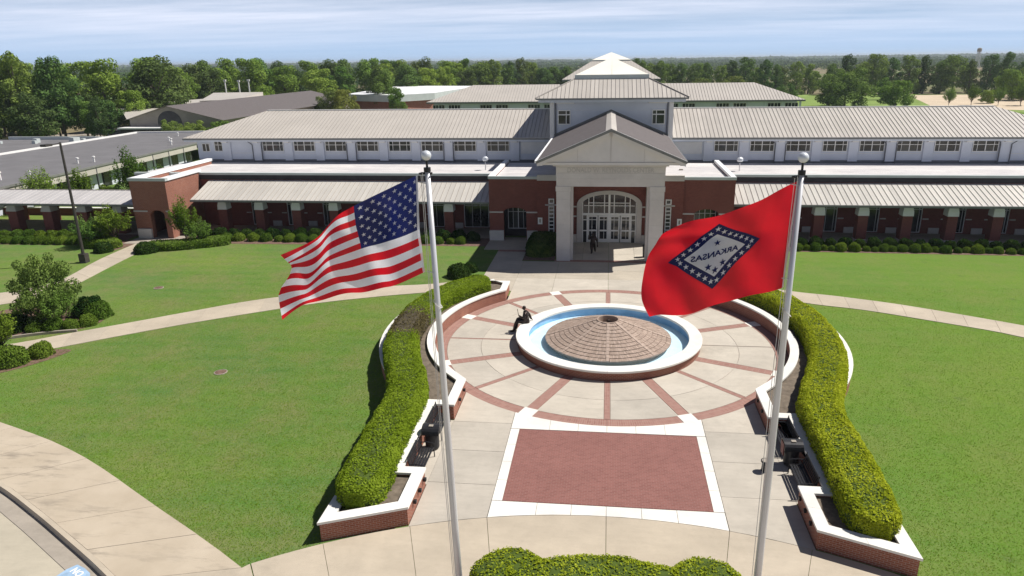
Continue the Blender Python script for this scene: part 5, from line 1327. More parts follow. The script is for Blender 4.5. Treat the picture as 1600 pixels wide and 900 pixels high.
mb = MB(); mb.poly([(-88.3+2.6*math.cos(PI*k/12), 99.95, 4.4+2.2*math.sin(PI*k/12)) for k in range(13)]+[(-90.9, 99.95, 3.2), (-85.7, 99.95, 3.2)]); wp(mb, 'arched_window', 'dark_glass', root=gb)
wbox('porch_roof', 'white_trim', (-97.5, -86, 96.5, 100, 3.3, 3.55), root=gb); wbox('porch_wall', 'dark_recess', (-97.3, -86.2, 97, 100, 0, 3.3), root=gb)
g3 = empty('pale_roof_barn', (-100, 150, 0), 'pale metal roofed shed beyond the grey gabled building', 'building')
mb = MB(); mb.poly([(-99, 130, 7.0), (-90, 131, 7.2), (-90.5, 146, 8.3), (-103, 144, 8.3)]); mb.poly([(-99, 130, 0), (-90, 131, 0), (-90, 131, 7.2), (-99, 130, 7.0)]); mb.poly([(-90, 131, 0), (-90.5, 146, 0), (-90.5, 146, 8.3), (-90, 131, 7.2)]); wp(mb, 'roof_slope', 'metal_roof', root=g3)
br = empty('brick_outbuilding', (-50, 175, 0), 'small brick building with white flat roof among the trees', 'building')
mb = MB(); q = [(-57, 152), (-49.5, 163), (-46, 215), (-76, 225), (-72, 160)]
mb.prism(q, 0, 5.2, 'brick', 'brick'); wp(mb, 'wall', None, root=br)
mb = MB(); mb.prism([(-57, 151.2), (-48.6, 162.6), (-45, 216), (-77, 226), (-73, 159.4)], 5.2, 7.0, 'coping_metal', 'white_coping_metal'); wp(mb, 'roof_slab', None, root=br)
for k in range(7): 
    t = k/7; x = -49.4+3.4*t; y = 163.5+50*t; wbox('window', 'white_trim', (x-0.05, x+0.25, y+1, y+4.5, 1.0, 4.2), root=br)
# floodlight poles of the ball courts
for (x, z, l) in ((-124, 9.6, 'first pale floodlight pole from the left beyond the gabled roof'), (-120.8, 9.6, 'second pale floodlight pole from the left beyond the gabled roof'), (-103.9, 11.0, 'third pale floodlight pole from the left beyond the gabled roof'), (-100.0, 10.8, 'fourth pale floodlight pole from the left beyond the gabled roof'), (-97.2, 11.0, 'rightmost pale floodlight pole beyond the gabled roof')):
    r_ = empty('floodlight_pole', (x, 152, 0), l, 'pole', 'floodlight poles beyond the gabled roof'); mb = MB(); mb.tube([(0, 0, 0), (0, 0, z)], [0.22, 0.16], 6); mb.build('pole', 'white_trim', r_); quick('lamp_head', 'white_trim', r_, (-0.35, 0.35, -0.15, 0.15, z-0.1, z+0.4))
# ---- covered walkway on the left
cw = empty('covered_walkway', (-56, 26, 0), 'white roofed covered walkway on brick pillars at the left edge', 'walkway')
cwr = holder('roof', cw)
roof_face('w', (-76, 23.5, 2.98), (1, 0, 0), (0, 1, 0), 0.20, 32.25, 3.5, False, False, 0.6, 'walkway_roof', 'walkway_roof', root=cw, parent=cwr, rib=0.03)
mb = MB(); mb.poly([(-43.75, 30.5, 2.98), (-76, 30.5, 2.98), (-76, 27, 3.68), (-43.75, 27, 3.68)]); mb.poly([(-76, 23.6, 2.85), (-76, 30.4, 2.85), (-43.8, 30.4, 2.85), (-43.8, 23.6, 2.85)]); wp(mb, 'rear_slope', 'walkway_roof', cwr, root=cw)
wbox('gutter', 'fascia_metal', (-76, -43.75, 23.42, 23.52, 2.78, 2.96), parent=cwr, root=cw)
wbox('ridge_cap', 'roof_seam', (-76, -43.75, 26.92, 27.08, 3.66, 3.72), parent=cwr, root=cw)
for k in range(8):
    for row, yc in enumerate((24.4, 29.4)):
        xc = -46.5-3.66*k-(0.35 if row else 0)
        p = wbox('pillar', 'wall_brick', (xc-0.48, xc+0.48, yc-0.45, yc+0.45, 0, 2.1), root=cw)
        mb = MB(); r0, r1 = 0.52, 0.36
        q = lambda r, z: [(xc-r, yc-r, z), (xc+r, yc-r, z), (xc+r, yc+r, z), (xc-r, yc+r, z)]
        mb.hexa(q(r0, 2.1), q(r0, 2.2)); mb.hexa(q(r0, 2.2), q(r1, 2.84), None, False); wp(mb, 'pillar_cap', 'cast_stone' if row == 0 else 'wall_brick', p, root=cw)
lw2 = empty('low_garden_wall', (-58, 33, 0), 'low brick wall with white top behind the covered walkway', 'wall')
wbox('wall', 'wall_brick', (-74, -47, 32.0, 32.35, 0, 0.75), root=lw2); wbox('wall_cap', 'white_coping', (-74, -47, 31.95, 32.4, 0.75, 0.84), root=lw2)
# white garden bench near the block
gbn = empty('stone_bench', (-45.3, 26.6, 0), 'white stone bench under the covered walkway beside the brick block', 'bench')
quick('seat', 'white_coping', gbn, (-0.9, 0.9, -0.3, 0.3, 0.42, 0.52)); quick('leg', 'white_coping', gbn, (-0.7, -0.5, -0.22, 0.22, 0, 0.42)); quick('leg', 'white_coping', gbn, (0.5, 0.7, -0.22, 0.22, 0, 0.42))
# ================================================================== FLAGS
FY = -21.3
def grid_fn(cols, us, wave):
    C = np.array(cols)       # nu, nv, 2
    us = np.array(us); nv = C.shape[1]
    def interp_v(ci, v):
        t = v*(nv-1); i = int(min(max(math.floor(t), 0), nv-2)); f = t-i
        p = lambda k: C[ci, min(max(k, 0), nv-1)]
        p0, p1, p2, p3 = p(i-1), p(i), p(i+1), p(i+2)
        return 0.5*(2*p1+(-p0+p2)*f+(2*p0-5*p1+4*p2-p3)*f*f+(-p0+3*p1-3*p2+p3)*f**3) if nv < 8 else p1*(1-f)+p2*f
    def S(u, v):
        u = min(max(u, 0), 1); i = int(np.searchsorted(us, u, side='right')-1); i = min(max(i, 0), len(us)-2); f = (u-us[i])/(us[i+1]-us[i])
        q = [interp_v(min(max(k, 0), len(us)-1), v) for k in (i-1, i, i+1, i+2)]
        r = 0.5*(2*q[1]+(-q[0]+q[2])*f+(2*q[0]-5*q[1]+4*q[2]-q[3])*f*f+(-q[0]+3*q[1]-3*q[2]+q[3])*f**3)
        return Vector((r[0], FY+wave(u, v), r[1]))
    return S
US = grid_fn([
[(-4.67,12.84),(-4.68,12.66),(-4.68,12.47),(-4.69,12.29),(-4.69,12.10),(-4.70,11.91),(-4.70,11.72),(-4.71,11.53),(-4.70,11.33),(-4.68,11.14),(-4.67,10.95),(-4.66,10.77),(-4.65,10.59),(-4.63,10.45)],
[(-5.42,12.50),(-5.44,12.32),(-5.45,12.13),(-5.46,11.95),(-5.48,11.76),(-5.49,11.57),(-5.51,11.39),(-5.52,11.20),(-5.50,11.00),(-5.50,10.80),(-5.50,10.60),(-5.49,10.42),(-5.49,10.25),(-5.48,10.11)],
[(-6.20,12.14),(-6.20,11.98),(-6.20,11.82),(-6.21,11.66),(-6.21,11.50),(-6.21,11.34),(-6.21,11.17),(-6.22,11.01),(-6.23,10.80),(-6.24,10.60),(-6.26,10.40),(-6.27,10.22),(-6.28,10.01),(-6.29,9.86)],
[(-6.80,11.79),(-6.81,11.70),(-6.82,11.55),(-6.84,11.42),(-6.85,11.25),(-6.87,11.08),(-6.88,10.93),(-6.90,10.81),(-6.91,10.66),(-6.93,10.50),(-6.95,10.32),(-6.96,10.14),(-6.98,9.97),(-7.00,9.82)],
[(-7.38,11.24),(-7.40,11.17),(-7.42,11.04),(-7.44,10.92),(-7.48,10.75),(-7.51,10.58),(-7.55,10.40),(-7.59,10.27),(-7.62,10.12),(-7.66,10.00),(-7.69,9.89),(-7.71,9.78),(-7.73,9.69),(-7.74,9.61)],
[(-8.11,10.94),(-8.05,10.82),(-8.00,10.72),(-8.00,10.68),(-7.98,10.63),(-7.97,10.54),(-8.03,10.39),(-8.13,10.24),(-8.29,10.04),(-8.39,9.83),(-8.41,9.63),(-8.43,9.44),(-8.45,9.23),(-8.48,9.09)]],
 [0, .2, .4, .6, .8, 1.0],
 lambda u, v: 0.22*min(1, u*5)*math.sin(u*10.5-v*3.0+0.2)+0.055*min(1, u*4)*math.sin(u*24+v*8)+0.10*u*math.sin(v*5+1)-0.25*u)
AR = grid_fn([
[(4.06,12.75),(4.04,12.15),(4.01,11.52),(3.98,10.89),(3.96,10.24)],
[(3.29,12.32),(3.25,11.79),(3.21,11.24),(3.20,10.62),(3.18,9.98)],
[(2.39,11.98),(2.37,11.50),(2.35,11.00),(2.34,10.36),(2.32,9.69)],
[(1.57,11.73),(1.50,11.26),(1.47,10.76),(1.50,10.15),(1.57,9.52)],
[(1.13,11.52),(1.02,11.07),(0.96,10.56),(0.98,10.00),(1.10,9.50)],
[(1.03,11.35),(0.81,10.98),(0.70,10.38),(0.68,9.87),(0.88,9.41)]],
 [0, .25, .5, .75, .9, 1.0],
 lambda u, v: 0.13*min(1, u*5)*math.sin(u*8.5-v*2.6+1.0)+0.035*min(1, u*4)*math.sin(u*21+v*10)-0.22*math.exp(-((u-.9)/.18)**2-((v-.12)/.22)**2)+0.08*u*math.sin(v*6)+0.10*math.exp(-((v-(0.05+0.45*(1-u)))/.07)**2)*u)
def normal(S, u, v):
    e = 0.01; a = S(min(u+e, 1), v)-S(max(u-e, 0), v); b_ = S(u, min(v+e, 1))-S(u, max(v-e, 0)); n = a.cross(b_); n.normalize(); return n
def cloth_patch(S, u0, u1, v0, v1, nu, nv, mat, name, parent, off=0.0, base=Vector((0, 0, 0))):
    mb = MB()
    G = [[S(u0+(u1-u0)*i/nu, v0+(v1-v0)*j/nv)+normal(S, u0+(u1-u0)*i/nu, v0+(v1-v0)*j/nv)*off-base for j in range(nv+1)] for i in range(nu+1)]
    for i in range(nu):
        for j in range(nv): mb.poly([G[i][j], G[i][j+1], G[i+1][j+1], G[i+1][j]])
    return mb.build(name, mat, parent, smooth=True, weld=True)
def cloth_shape(S, uv, mat, name, parent, base, off=0.006, fan=True, tris=None):
    """flat printed/appliqued shape on both faces"""
    mb = MB()
    for sg in (-1, 1):
        P = [tuple(S(u, v)+normal(S, u, v)*off*sg-base) for u, v in uv]
        if tris is not None:
            for t in tris: mb.poly([P[k] for k in t])
        else:
            cu_ = sum(q[0] for q in uv)/len(uv); cv_ = sum(q[1] for q in uv)/len(uv); c_ = tuple(S(cu_, cv_)+normal(S, cu_, cv_)*off*sg-base)
            for k in range(len(P)): mb.poly([c_, P[k], P[(k+1) % len(P)]])
    return mb.build(name, mat, parent)
def star_uv(cu_, cv_, r, asp, rot=0):
    return [(cu_+(r if k % 2 == 0 else r*0.40)*math.sin(rot+PI*k/5)*asp, cv_-(r if k % 2 == 0 else r*0.40)*math.cos(rot+PI*k/5)) for k in range(10)]
base = Vector((-4.67, FY, 11.5))
uf = empty('national_flag', base, 'stars and stripes flag flying left from the left pole', 'flag')
NU = 60
for k in range(13):
    v0, v1 = k/13, (k+1)/13; u0 = 0.4 if k < 7 else 0.0
    cloth_patch(US, u0, 1.0, v0, v1, int(NU*(1-u0)), 3, 'cloth_red' if k % 2 == 0 else 'cloth_white', 'stripe', uf, base=base)
cloth_patch(US, 0.0, 0.4, 0, 7/13, 26, 16, 'cloth_blue', 'canton', uf, base=base)
cloth_patch(US, -0.0, 0.020, 0, 1, 1, 20, 'cloth_white', 'hoist_band', uf, off=0.004, base=base)
for r_ in range(9):
    nst = 6 if r_ % 2 == 0 else 5
    for c_ in range(nst):
        u = 0.4*((1+2*c_+(0 if nst == 6 else 1))/12); v = 7/13*((r_+1)/10)
        cloth_shape(US, star_uv(u, v, 0.026, 0.62), 'cloth_white', 'star', uf, base)
base = Vector((4.0, FY, 11.5))
af_ = empty('state_flag', base, 'red state flag with starred blue diamond flying left from the right pole', 'flag')
cloth_patch(AR, 0, 1, 0, 1, 72, 48, 'cloth_red', 'red_field', af_, base=base)
cloth_patch(AR, 0.0, 0.022, 0, 1, 1, 20, 'cloth_white', 'hoist_band', af_, off=0.004, base=base)
def diamond(k, off, mat, name, cu_=0.505, cv_=0.465, hu=0.295, hv=0.345):
    n = 12; mb = MB(); idx = lambda s, t: (cu_+k*hu*(s-t), cv_+k*hv*(s+t-1)) 
    for sg in (-1, 1):
        G = [[tuple(AR(*idx(i/n, j/n))+normal(AR, *idx(i/n, j/n))*off*sg-base) for j in range(n+1)] for i in range(n+1)]
        for i in range(n):
            for j in range(n): mb.poly([G[i][j], G[i][j+1], G[i+1][j+1], G[i+1][j]] if sg > 0 else [G[i][j], G[i+1][j], G[i+1][j+1], G[i][j+1]])
    return mb.build(name, mat, af_, smooth=True, weld=True)
diamond(1.0, 0.010, 'cloth_blue', 'blue_diamond'); diamond(0.655, 0.020, 'cloth_white', 'white_diamond')
# 25 white stars along the band
km = 0.835; per = []
corners = [(0, -1), (1, 0), (0, 1), (-1, 0)]
for k in range(25):
    t = (k/25.0*4) % 4; i = int(t); f = t-i; a, b_ = corners[i], corners[(i+1) % 4]
    u = 0.505+0.295*km*(a[0]+(b_[0]-a[0])*f); v = 0.465+0.345*km*(a[1]+(b_[1]-a[1])*f)
    cloth_shape(AR, star_uv(u, v, 0.030, 0.66), 'cloth_white', 'border_star', af_, base, off=0.028)
for (u, v) in ((0.50, 0.355), (0.455, 0.585), (0.55, 0.585), (0.505, 0.63)):
    cloth_shape(AR, star_uv(u, v, 0.036, 0.66), 'cloth_blue', 'blue_star', af_, base, off=0.030)
me = text_mesh('ARKANSAS', 1.0, bold=0.025)
import bmesh as _b
bm = _b.new(); bm.from_mesh(me); _b.ops.triangulate(bm, faces=bm.faces); vx = [v.co.x for v in bm.verts]; x0, x1 = min(vx), max(vx)
V = [v.co.copy() for v in bm.verts]; F = [[v.index for v in f.verts] for f in bm.faces]; bm.free()
uvt = [(0.505+(p.x-(x0+x1)/2)/(x1-x0)*0.30, 0.50-(p.y)*0.082) for p in V]
cloth_shape(AR, uvt, 'cloth_blue', 'lettering', af_, base, off=0.030, tris=F)
# ================================================================== FLAG POLES
def pole(xb, xt, zt, label, group='flag poles', zr=0):
    """slightly leaning tapered pole from (xb,FY,0) to (xt,FY,zt)"""
    r_ = empty('flagpole', (xb, FY, 0), label, 'flagpole', group)
    d = xt-xb; X = lambda z: d*z/zt
    mb = MB(); mb.tube([(X(z), 0, z) for z in (0, 3, 6, 9, zt-0.25)], [0.105, 0.10, 0.088, 0.075, 0.062], 16); mb.build('shaft', 'pole_metal', r_, smooth=True, weld=True)
    mb = MB(); mb.tube([(X(zt-0.28), 0, zt-0.28), (X(zt-0.18), 0, zt-0.18)], 0.085, 12); mb.tube([(X(zt-0.2), 0, zt-0.2), (X(zt), 0, zt)], 0.028, 8); mb.build('truck', 'black_metal', r_)
    mb = MB(); mb.tube([(X(zt)-0.15, 0, zt-0.32), (X(zt)+0.12, 0, zt-0.32)], 0.03, 8); mb.lathe([(0.0, 0), (0.07, 0.02), (0.07, 0.05), (0, 0.07)], 10, c=(X(zt)-0.14, 0)); 
    mb.v = [(a, b2, c2+(zt-0.36 if c2 < 0.2 else 0)) for a, b2, c2 in mb.v]; mb.build('pulley', 'black_metal', r_)
    mb = MB(); rb = 0.118; nlat = 12
    mb.lathe([(rb*math.sin(PI*k/nlat), zt+0.10-rb*math.cos(PI*k/nlat)) for k in range(nlat+1)], 20, c=(X(zt), 0)); mb.build('finial_ball', 'ball_metal', r_, smooth=True, weld=True)
    for y_, dx in ((-0.09, -0.10), (-0.05, -0.15)):
        mb = MB(); pts = []
        for k in range(15):
            z = 1.2+(zt-0.3-1.2)*k/14; pts.append((X(z)+dx-0.03*math.sin(PI*k/14), y_, z))
        mb.tube(pts, 0.008, 5); mb.build('halyard', 'rope', r_)
    mb = MB(); q = []
    for k in range(17): a = 2*PI*k/16*1.0; q.append((X(9.6)+0.105*math.cos(a), 0.105*math.sin(a), 9.62-0.10*math.cos(a)*1.0))
    mb.tube(q, 0.011, 5); mb.build('rope_loop', 'rope', r_)
    mb = MB(); mb.tube([(X(1.3)-0.15, -0.11, 1.3), (X(1.3)+0.05, -0.11, 1.3)], 0.02, 6); mb.build('cleat', 'pole_metal', r_)
    mb = MB(); mb.lathe([(0.30, 0.0), (0.30, 0.06), (0.16, 0.14), (0.12, 0.16)], 20); mb.build('base_collar', 'pole_metal', r_)
    for k in range(2):
        z = 10.45+2.2*k; mb = MB(); mb.tube([(X(z)-0.05, -0.05, z), (X(z)-0.2, -0.02, z+0.02)], 0.012, 5); mb.build('flag_clip', 'pole_metal', r_)
pole(-4.155, -4.437, 13.20, 'white tapered flagpole on the left carrying the striped flag')
pole(4.045, 4.105, 13.16, 'white tapered flagpole on the right carrying the red flag')
# ================================================================== BENCHES AND BINS IN THE NICHES
def bench(sx, yc, label):
    r_ = empty('slatted_bench', (sx*7.25, yc, 0.03), label, 'bench', 'black benches in the planter niches')
    for k in range(5):
        x = sx*(0.22-0.11*k); quick('seat_slat', 'black_metal', r_, (x-0.04, x+0.04, -0.82, 0.82, 0.42, 0.45))
    for k in range(5):
        z = 0.52+0.085*k; x = sx*(0.27+0.02*k); quick('back_slat', 'black_metal', r_, (x-0.012, x+0.012, -0.82, 0.82, z, z+0.06))
    for y in (-0.84, 0.84):
        mb = MB(); s_ = sx
        mb.tube([(-0.27*s_, y, 0), (-0.25*s_, y, 0.43), (-0.27*s_, y, 0.62), (0.0, y, 0.66), (0.30*s_, y, 0.64)], 0.022, 6); mb.tube([(0.26*s_, y, 0), (0.24*s_, y, 0.42), (0.36*s_, y, 0.96)], 0.022, 6); mb.tube([(-0.26*s_, y, 0.40), (0.25*s_, y, 0.40)], 0.02, 6)
        mb.build('end_frame', 'black_metal', r_)
    return r_
def bin_(sx, y, label, red=False):
    r_ = empty('litter_bin', (sx*7.22, y, 0.03), label, 'litter bin', 'black domed bins between the benches')
    mb = MB(); mb.lathe([(0.0, 0.02), (0.26, 0.02), (0.29, 0.10), (0.29, 0.74), (0.31, 0.76)], 20); mb.build('body', 'black_metal', r_, smooth=False)
    mb = MB(); mb.box(-0.36, 0.36, -0.34, 0.34, 0.76, 0.84); n = 8
    for k in range(n):
        a0, a1 = PI*k/n, PI*(k+1)/n; mb.poly([(-0.36, -0.34*math.cos(a0), 0.84+0.26*math.sin(a0)), (0.36, -0.34*math.cos(a0), 0.84+0.26*math.sin(a0)), (0.36, -0.34*math.cos(a1), 0.84+0.26*math.sin(a1)), (-0.36, -0.34*math.cos(a1), 0.84+0.26*math.sin(a1))])
    for x in (-0.36, 0.36): mb.poly([(x, -0.34*math.cos(PI*k/n), 0.84+0.26*math.sin(PI*k/n)) for k in range(n+1)])
    mb.build('domed_lid', 'black_metal', r_)
    quick('lid_flap', 'red_plastic' if red else 'black_metal', r_, (-sx*0.36-0.02, -sx*0.36+0.02, -0.2, 0.2, 0.50 if red else 0.80, 1.0))
    quick('lid_sticker', 'gutter_concrete', r_, (-0.08, 0.10, -0.16, 0.0, 1.085, 1.102))
for sx, side in ((-1, 'left'), (1, 'right')):
    bench(sx, -13.7, 'black slatted bench nearer the camera in the %s planter niche' % side); bench(sx, -10.75, 'black slatted bench nearer the fountain in the %s planter niche' % side)
    bin_(sx, -12.2, 'black domed litter bin between the two %s benches' % side, red=(sx > 0))
ash = empty('ash_urn', (6.15, -12.75, 0.03), 'small dark round ash urn beside the right planter niche', 'ash urn')
mb = MB(); mb.lathe([(0.0, 0.0), (0.17, 0.0), (0.14, 0.35), (0.20, 0.40), (0.20, 0.46), (0.0, 0.44)], 16); mb.build('body', 'black_metal', ash); mb = MB(); mb.lathe([(0.0, 0.46), (0.16, 0.465)], 16); mb.build('sand', 'gutter_concrete', ash)
# ================================================================== STATUES
def skin_body(name, joints, edges, parent, mat, loc=(0, 0, 0), scale=1.0, sub=1):
    names = list(joints); idx = {n: i for i, n in enumerate(names)}
    me = bpy.data.meshes.new(name); me.from_pydata([Vector(joints[n][0])*scale+Vector(loc) for n in names], [(idx[a], idx[b_]) for a, b_ in edges], [])
    o = bpy.data.objects.new(name, me); col.objects.link(o)
    sk = o.modifiers.new('skin', 'SKIN'); sk.use_smooth_shade = True
    for i, n in enumerate(names):
        r_ = joints[n][1]; r_ = r_ if isinstance(r_, tuple) else (r_, r_)
        me.skin_vertices[0].data[i].radius = (r_[0]*scale*(1.9 if r_[0] > 0.03 else 1.15), r_[1]*scale*(1.9 if r_[0] > 0.03 else 1.15)); me.skin_vertices[0].data[i].use_root = (i == 0)
    if sub: ss = o.modifiers.new('sub', 'SUBSURF'); ss.levels = sub; ss.render_levels = sub
    bpy.context.view_layer.update()
    m2 = bpy.data.meshes.new_from_object(o.evaluated_get(bpy.context.evaluated_depsgraph_get())); bpy.data.objects.remove(o)
    m2.materials.clear(); m2.materials.append(MAT[mat]); m2.name = name
    for p in m2.polygons: p.use_smooth = True
    return link(name, m2, parent)
def hand(J, E, root, wrist, d, side, tag, s=1.0):
    """palm plus four fingers and a thumb, d = pointing direction, side = across the palm"""
    W = Vector(wrist); d = Vector(d).normalized(); sv = Vector(side).normalized(); nrm = d.cross(sv)
    J[tag+'p'] = (tuple(W+d*0.05), (0.034, 0.018)); E.append((root, tag+'p'))
    for k, (o_, ln) in enumerate(((-0.03, 0.062), (-0.01, 0.075), (0.01, 0.070), (0.03, 0.055))):
        a = W+d*0.095+sv*o_; b_ = a+d*ln*0.5-nrm*0.008; c_ = b_+d*ln*0.45-nrm*0.022
        J[tag+'f%da' % k] = (tuple(a), 0.010); J[tag+'f%db' % k] = (tuple(b_), 0.009); J[tag+'f%dc' % k] = (tuple(c_), 0.007)
        E += [(tag+'p', tag+'f%da' % k), (tag+'f%da' % k, tag+'f%db' % k), (tag+'f%db' % k, tag+'f%dc' % k)]
    a = W+d*0.035+sv*-0.05; b_ = a+d*0.04-sv*0.012; J[tag+'ta'] = (tuple(a), 0.011); J[tag+'tb'] = (tuple(b_), 0.009); E += [(tag+'p', tag+'ta'), (tag+'ta', tag+'tb')]
def head_mesh(parent, c, face, r=0.105, mat='bronze', hair=True):
    """lathe-like head with brow, nose, chin; face = unit direction"""
    f = Vector(face).normalized(); s_ = Vector((-f.y, f.x, 0)).normalized(); u = Vector((0, 0, 1)); c = Vector(c)
    mb = MB(); n, m_ = 16, 12; G = []
    for i in range(m_+1):
        t = PI*i/m_; row = []
        for j in range(n):
            p = 2*PI*j/n; x, y, z = math.sin(t)*math.cos(p), math.sin(t)*math.sin(p), math.cos(t)
            kz = 1.22 if z < 0 else 1.12; kx = 0.95 if z < -0.3 else 1.0; w_ = 0.80-(0.16 if z < -0.4 else 0)
            bump_ = 0.0
            if x > 0.85 and -0.35 < z < 0.1: bump_ = 0.20*math.exp(-(y*9)**2)          # nose
            if x > 0.6 and 0.12 < z < 0.35: bump_ += 0.04
            if x > 0.6 and -0.15 < z < 0.14 and 0.2 < abs(y) < 0.5: bump_ -= 0.05        # eye sockets
            if x > 0.5 and z < -0.75: bump_ += 0.07
            row.append(c+f*(x*(1.0*kx)+bump_)*r+s_*y*w_*r+u*z*kz*r)
        G.append(row)
    for i in range(m_):
        for j in range(n): mb.poly([G[i][j], G[i+1][j], G[i+1][(j+1) % n], G[i][(j+1) % n]])
    for sg in (-1, 1):
        e = c+s_*sg*0.82*r; mb.tube([tuple(e-u*0.03), tuple(e+s_*sg*0.012), tuple(e+u*0.03)], [0.008, 0.016, 0.012], 6)
    mb.build('head', mat, parent, smooth=True, weld=True)
    if hair:
        mb = MB(); q = c-f*0.012+u*0.03
        for i in range(6):
            for j in range(14):
                F_ = lambda t, p: tuple(q+f*math.sin(t)*math.cos(p)*1.04*r+s_*math.sin(t)*math.sin(p)*0.88*r+u*math.cos(t)*1.10*r)
                t0, t1 = PI*0.5*i/6, PI*0.5*(i+1)/6; p0, p1 = 2*PI*j/14, 2*PI*(j+1)/14; mb.poly([F_(t0, p0), F_(t1, p0), F_(t1, p1), F_(t0, p1)])
        mb.build('hair', mat, parent, smooth=True, weld=True)
# seated figure on the fountain rim, legs over the outer side, facing left
ss = empty('seated_statue', (-4.86, 1.38, 0.59), 'dark bronze statue seated on the fountain rim holding up a flute', 'statue')
J = {'pel': ((0, 0, 0.13), (0.17, 0.15)), 'wst': ((0.03, 0, 0.32), (0.145, 0.12)), 'chs': ((0.02, 0, 0.54), (0.19, 0.13)), 'nk': ((-0.02, 0, 0.70), 0.06), 'nk2': ((-0.05, 0, 0.77), 0.055)}
E = [('pel', 'wst'), ('wst', 'chs'), ('chs', 'nk'), ('nk', 'nk2')]
for sg, t in ((-1, 'a'), (1, 'b')):
    fz = -0.50
    J.update({'h'+t: ((-0.08, sg*0.10, 0.12), 0.10), 'k'+t: ((-0.50, sg*0.15, 0.13+(0.03 if sg > 0 else 0)), 0.075), 'an'+t: ((-0.60-(0.10 if sg < 0 else 0), sg*0.15, fz), 0.045), 'ft'+t: ((-0.80-(0.12 if sg < 0 else 0), sg*0.16, fz-0.03), (0.045, 0.03))})
    E += [('pel', 'h'+t), ('h'+t, 'k'+t), ('k'+t, 'an'+t), ('an'+t, 'ft'+t)]
    J['s'+t] = ((0.02, sg*0.20, 0.60), 0.075); E.append(('chs', 's'+t))
J['ea'] = ((-0.10, -0.34, 0.38), 0.05); J['wa'] = ((-0.30, -0.28, 0.48), 0.035); E += [('sa', 'ea'), ('ea', 'wa')]
J['eb'] = ((0.20, 0.33, 0.36), 0.05); J['wb'] = ((0.30, 0.34, 0.12), 0.035); E += [('sb', 'eb'), ('eb', 'wb')]
hand(J, E, 'wa', J['wa'][0], (-0.5, 0.1, 0.6), (0, 1, 0), 'ha'); hand(J, E, 'wb', J['wb'][0], (0.4, 0.2, -0.3), (0, 1, 0), 'hb')
skin_body('body', J, E, ss, 'bronze'); head_mesh(ss, (-0.075, 0, 0.90), (-1, -0.25, 0))
mb = MB(); mb.tube([(-0.36, -0.26, 0.46), (-0.44, -0.24, 0.92)], 0.016, 6); mb.build('flute', 'bronze', ss)
mb = MB(); mb.lathe([(0.24, 0.02), (0.20, 0.30), (0.14, 0.34)], 14, c=(0.02, 0)); mb.build('coat', 'bronze', ss, smooth=True)
# figure under the portico, striding towards the doors
ps = empty('standing_statue', (-1.32, 19.5, 0.03), 'dark bronze figure striding under the portico, arm raised, before the doors', 'statue')
J = {'pel': ((0, 0, 0.86), (0.15, 0.12)), 'wst': ((0.02, 0, 1.04), (0.13, 0.10)), 'chs': ((0.03, 0.02, 1.26), (0.18, 0.12)), 'nk': ((0.02, 0.02, 1.42), 0.055), 'nk2': ((0.0, 0.0, 1.47), 0.05)}
E = [('pel', 'wst'), ('wst', 'chs'), ('chs', 'nk'), ('nk', 'nk2')]
J.update({'ha_': ((-0.09, 0, 0.80), 0.09), 'ka': ((-0.08, -0.14, 0.46), 0.065), 'aa': ((-0.06, -0.02, 0.08), 0.045), 'fa': ((-0.10, -0.20, 0.035), (0.045, 0.03)),
          'hb_': ((0.09, 0, 0.80), 0.09), 'kb': ((0.16, 0.16, 0.48), 0.065), 'ab': ((0.20, 0.34, 0.16), 0.045), 'fb': ((0.22, 0.24, 0.05), (0.045, 0.03))})
E += [('pel', 'ha_'), ('ha_', 'ka'), ('ka', 'aa'), ('aa', 'fa'), ('pel', 'hb_'), ('hb_', 'kb'), ('kb', 'ab'), ('ab', 'fb')]
J.update({'s1': ((-0.19, 0, 1.34), 0.07), 'e1': ((-0.34, -0.10, 1.20), 0.048), 'w1': ((-0.30, -0.16, 1.46), 0.034), 's2': ((0.22, 0, 1.34), 0.07), 'e2': ((0.34, 0.02, 1.08), 0.048), 'w2': ((0.40, -0.10, 0.90), 0.034)})
E += [('chs', 's1'), ('s1', 'e1'), ('e1', 'w1'), ('chs', 's2'), ('s2', 'e2'), ('e2', 'w2')]
hand(J, E, 'w1', J['w1'][0], (0.0, -0.1, 1), (1, 0, 0), 'h1'); hand(J, E, 'w2', J['w2'][0], (0.2, -0.2, -1), (0, 1, 0), 'h2')
skin_body('body', J, E, ps, 'bronze'); head_mesh(ps, (0.0, -0.01, 1.59), (-0.2, -1, 0))
quick('satchel', 'bronze', ps, (0.34, 0.46, -0.22, 0.14, 0.58, 0.80))
# waste bin beside the right portico column
wbn = empty('portico_bin', (3.0, 18.6, 0.03), 'tall dark bin beside the right portico column', 'litter bin')
mb = MB(); mb.lathe([(0.0, 0), (0.24, 0), (0.27, 0.9)], 16); mb.build('body', 'black_metal', wbn); mb = MB(); mb.lathe([(0.29, 0.9), (0.26, 1.05), (0.0, 1.14)], 16); mb.build('lid', 'black_metal', wbn)
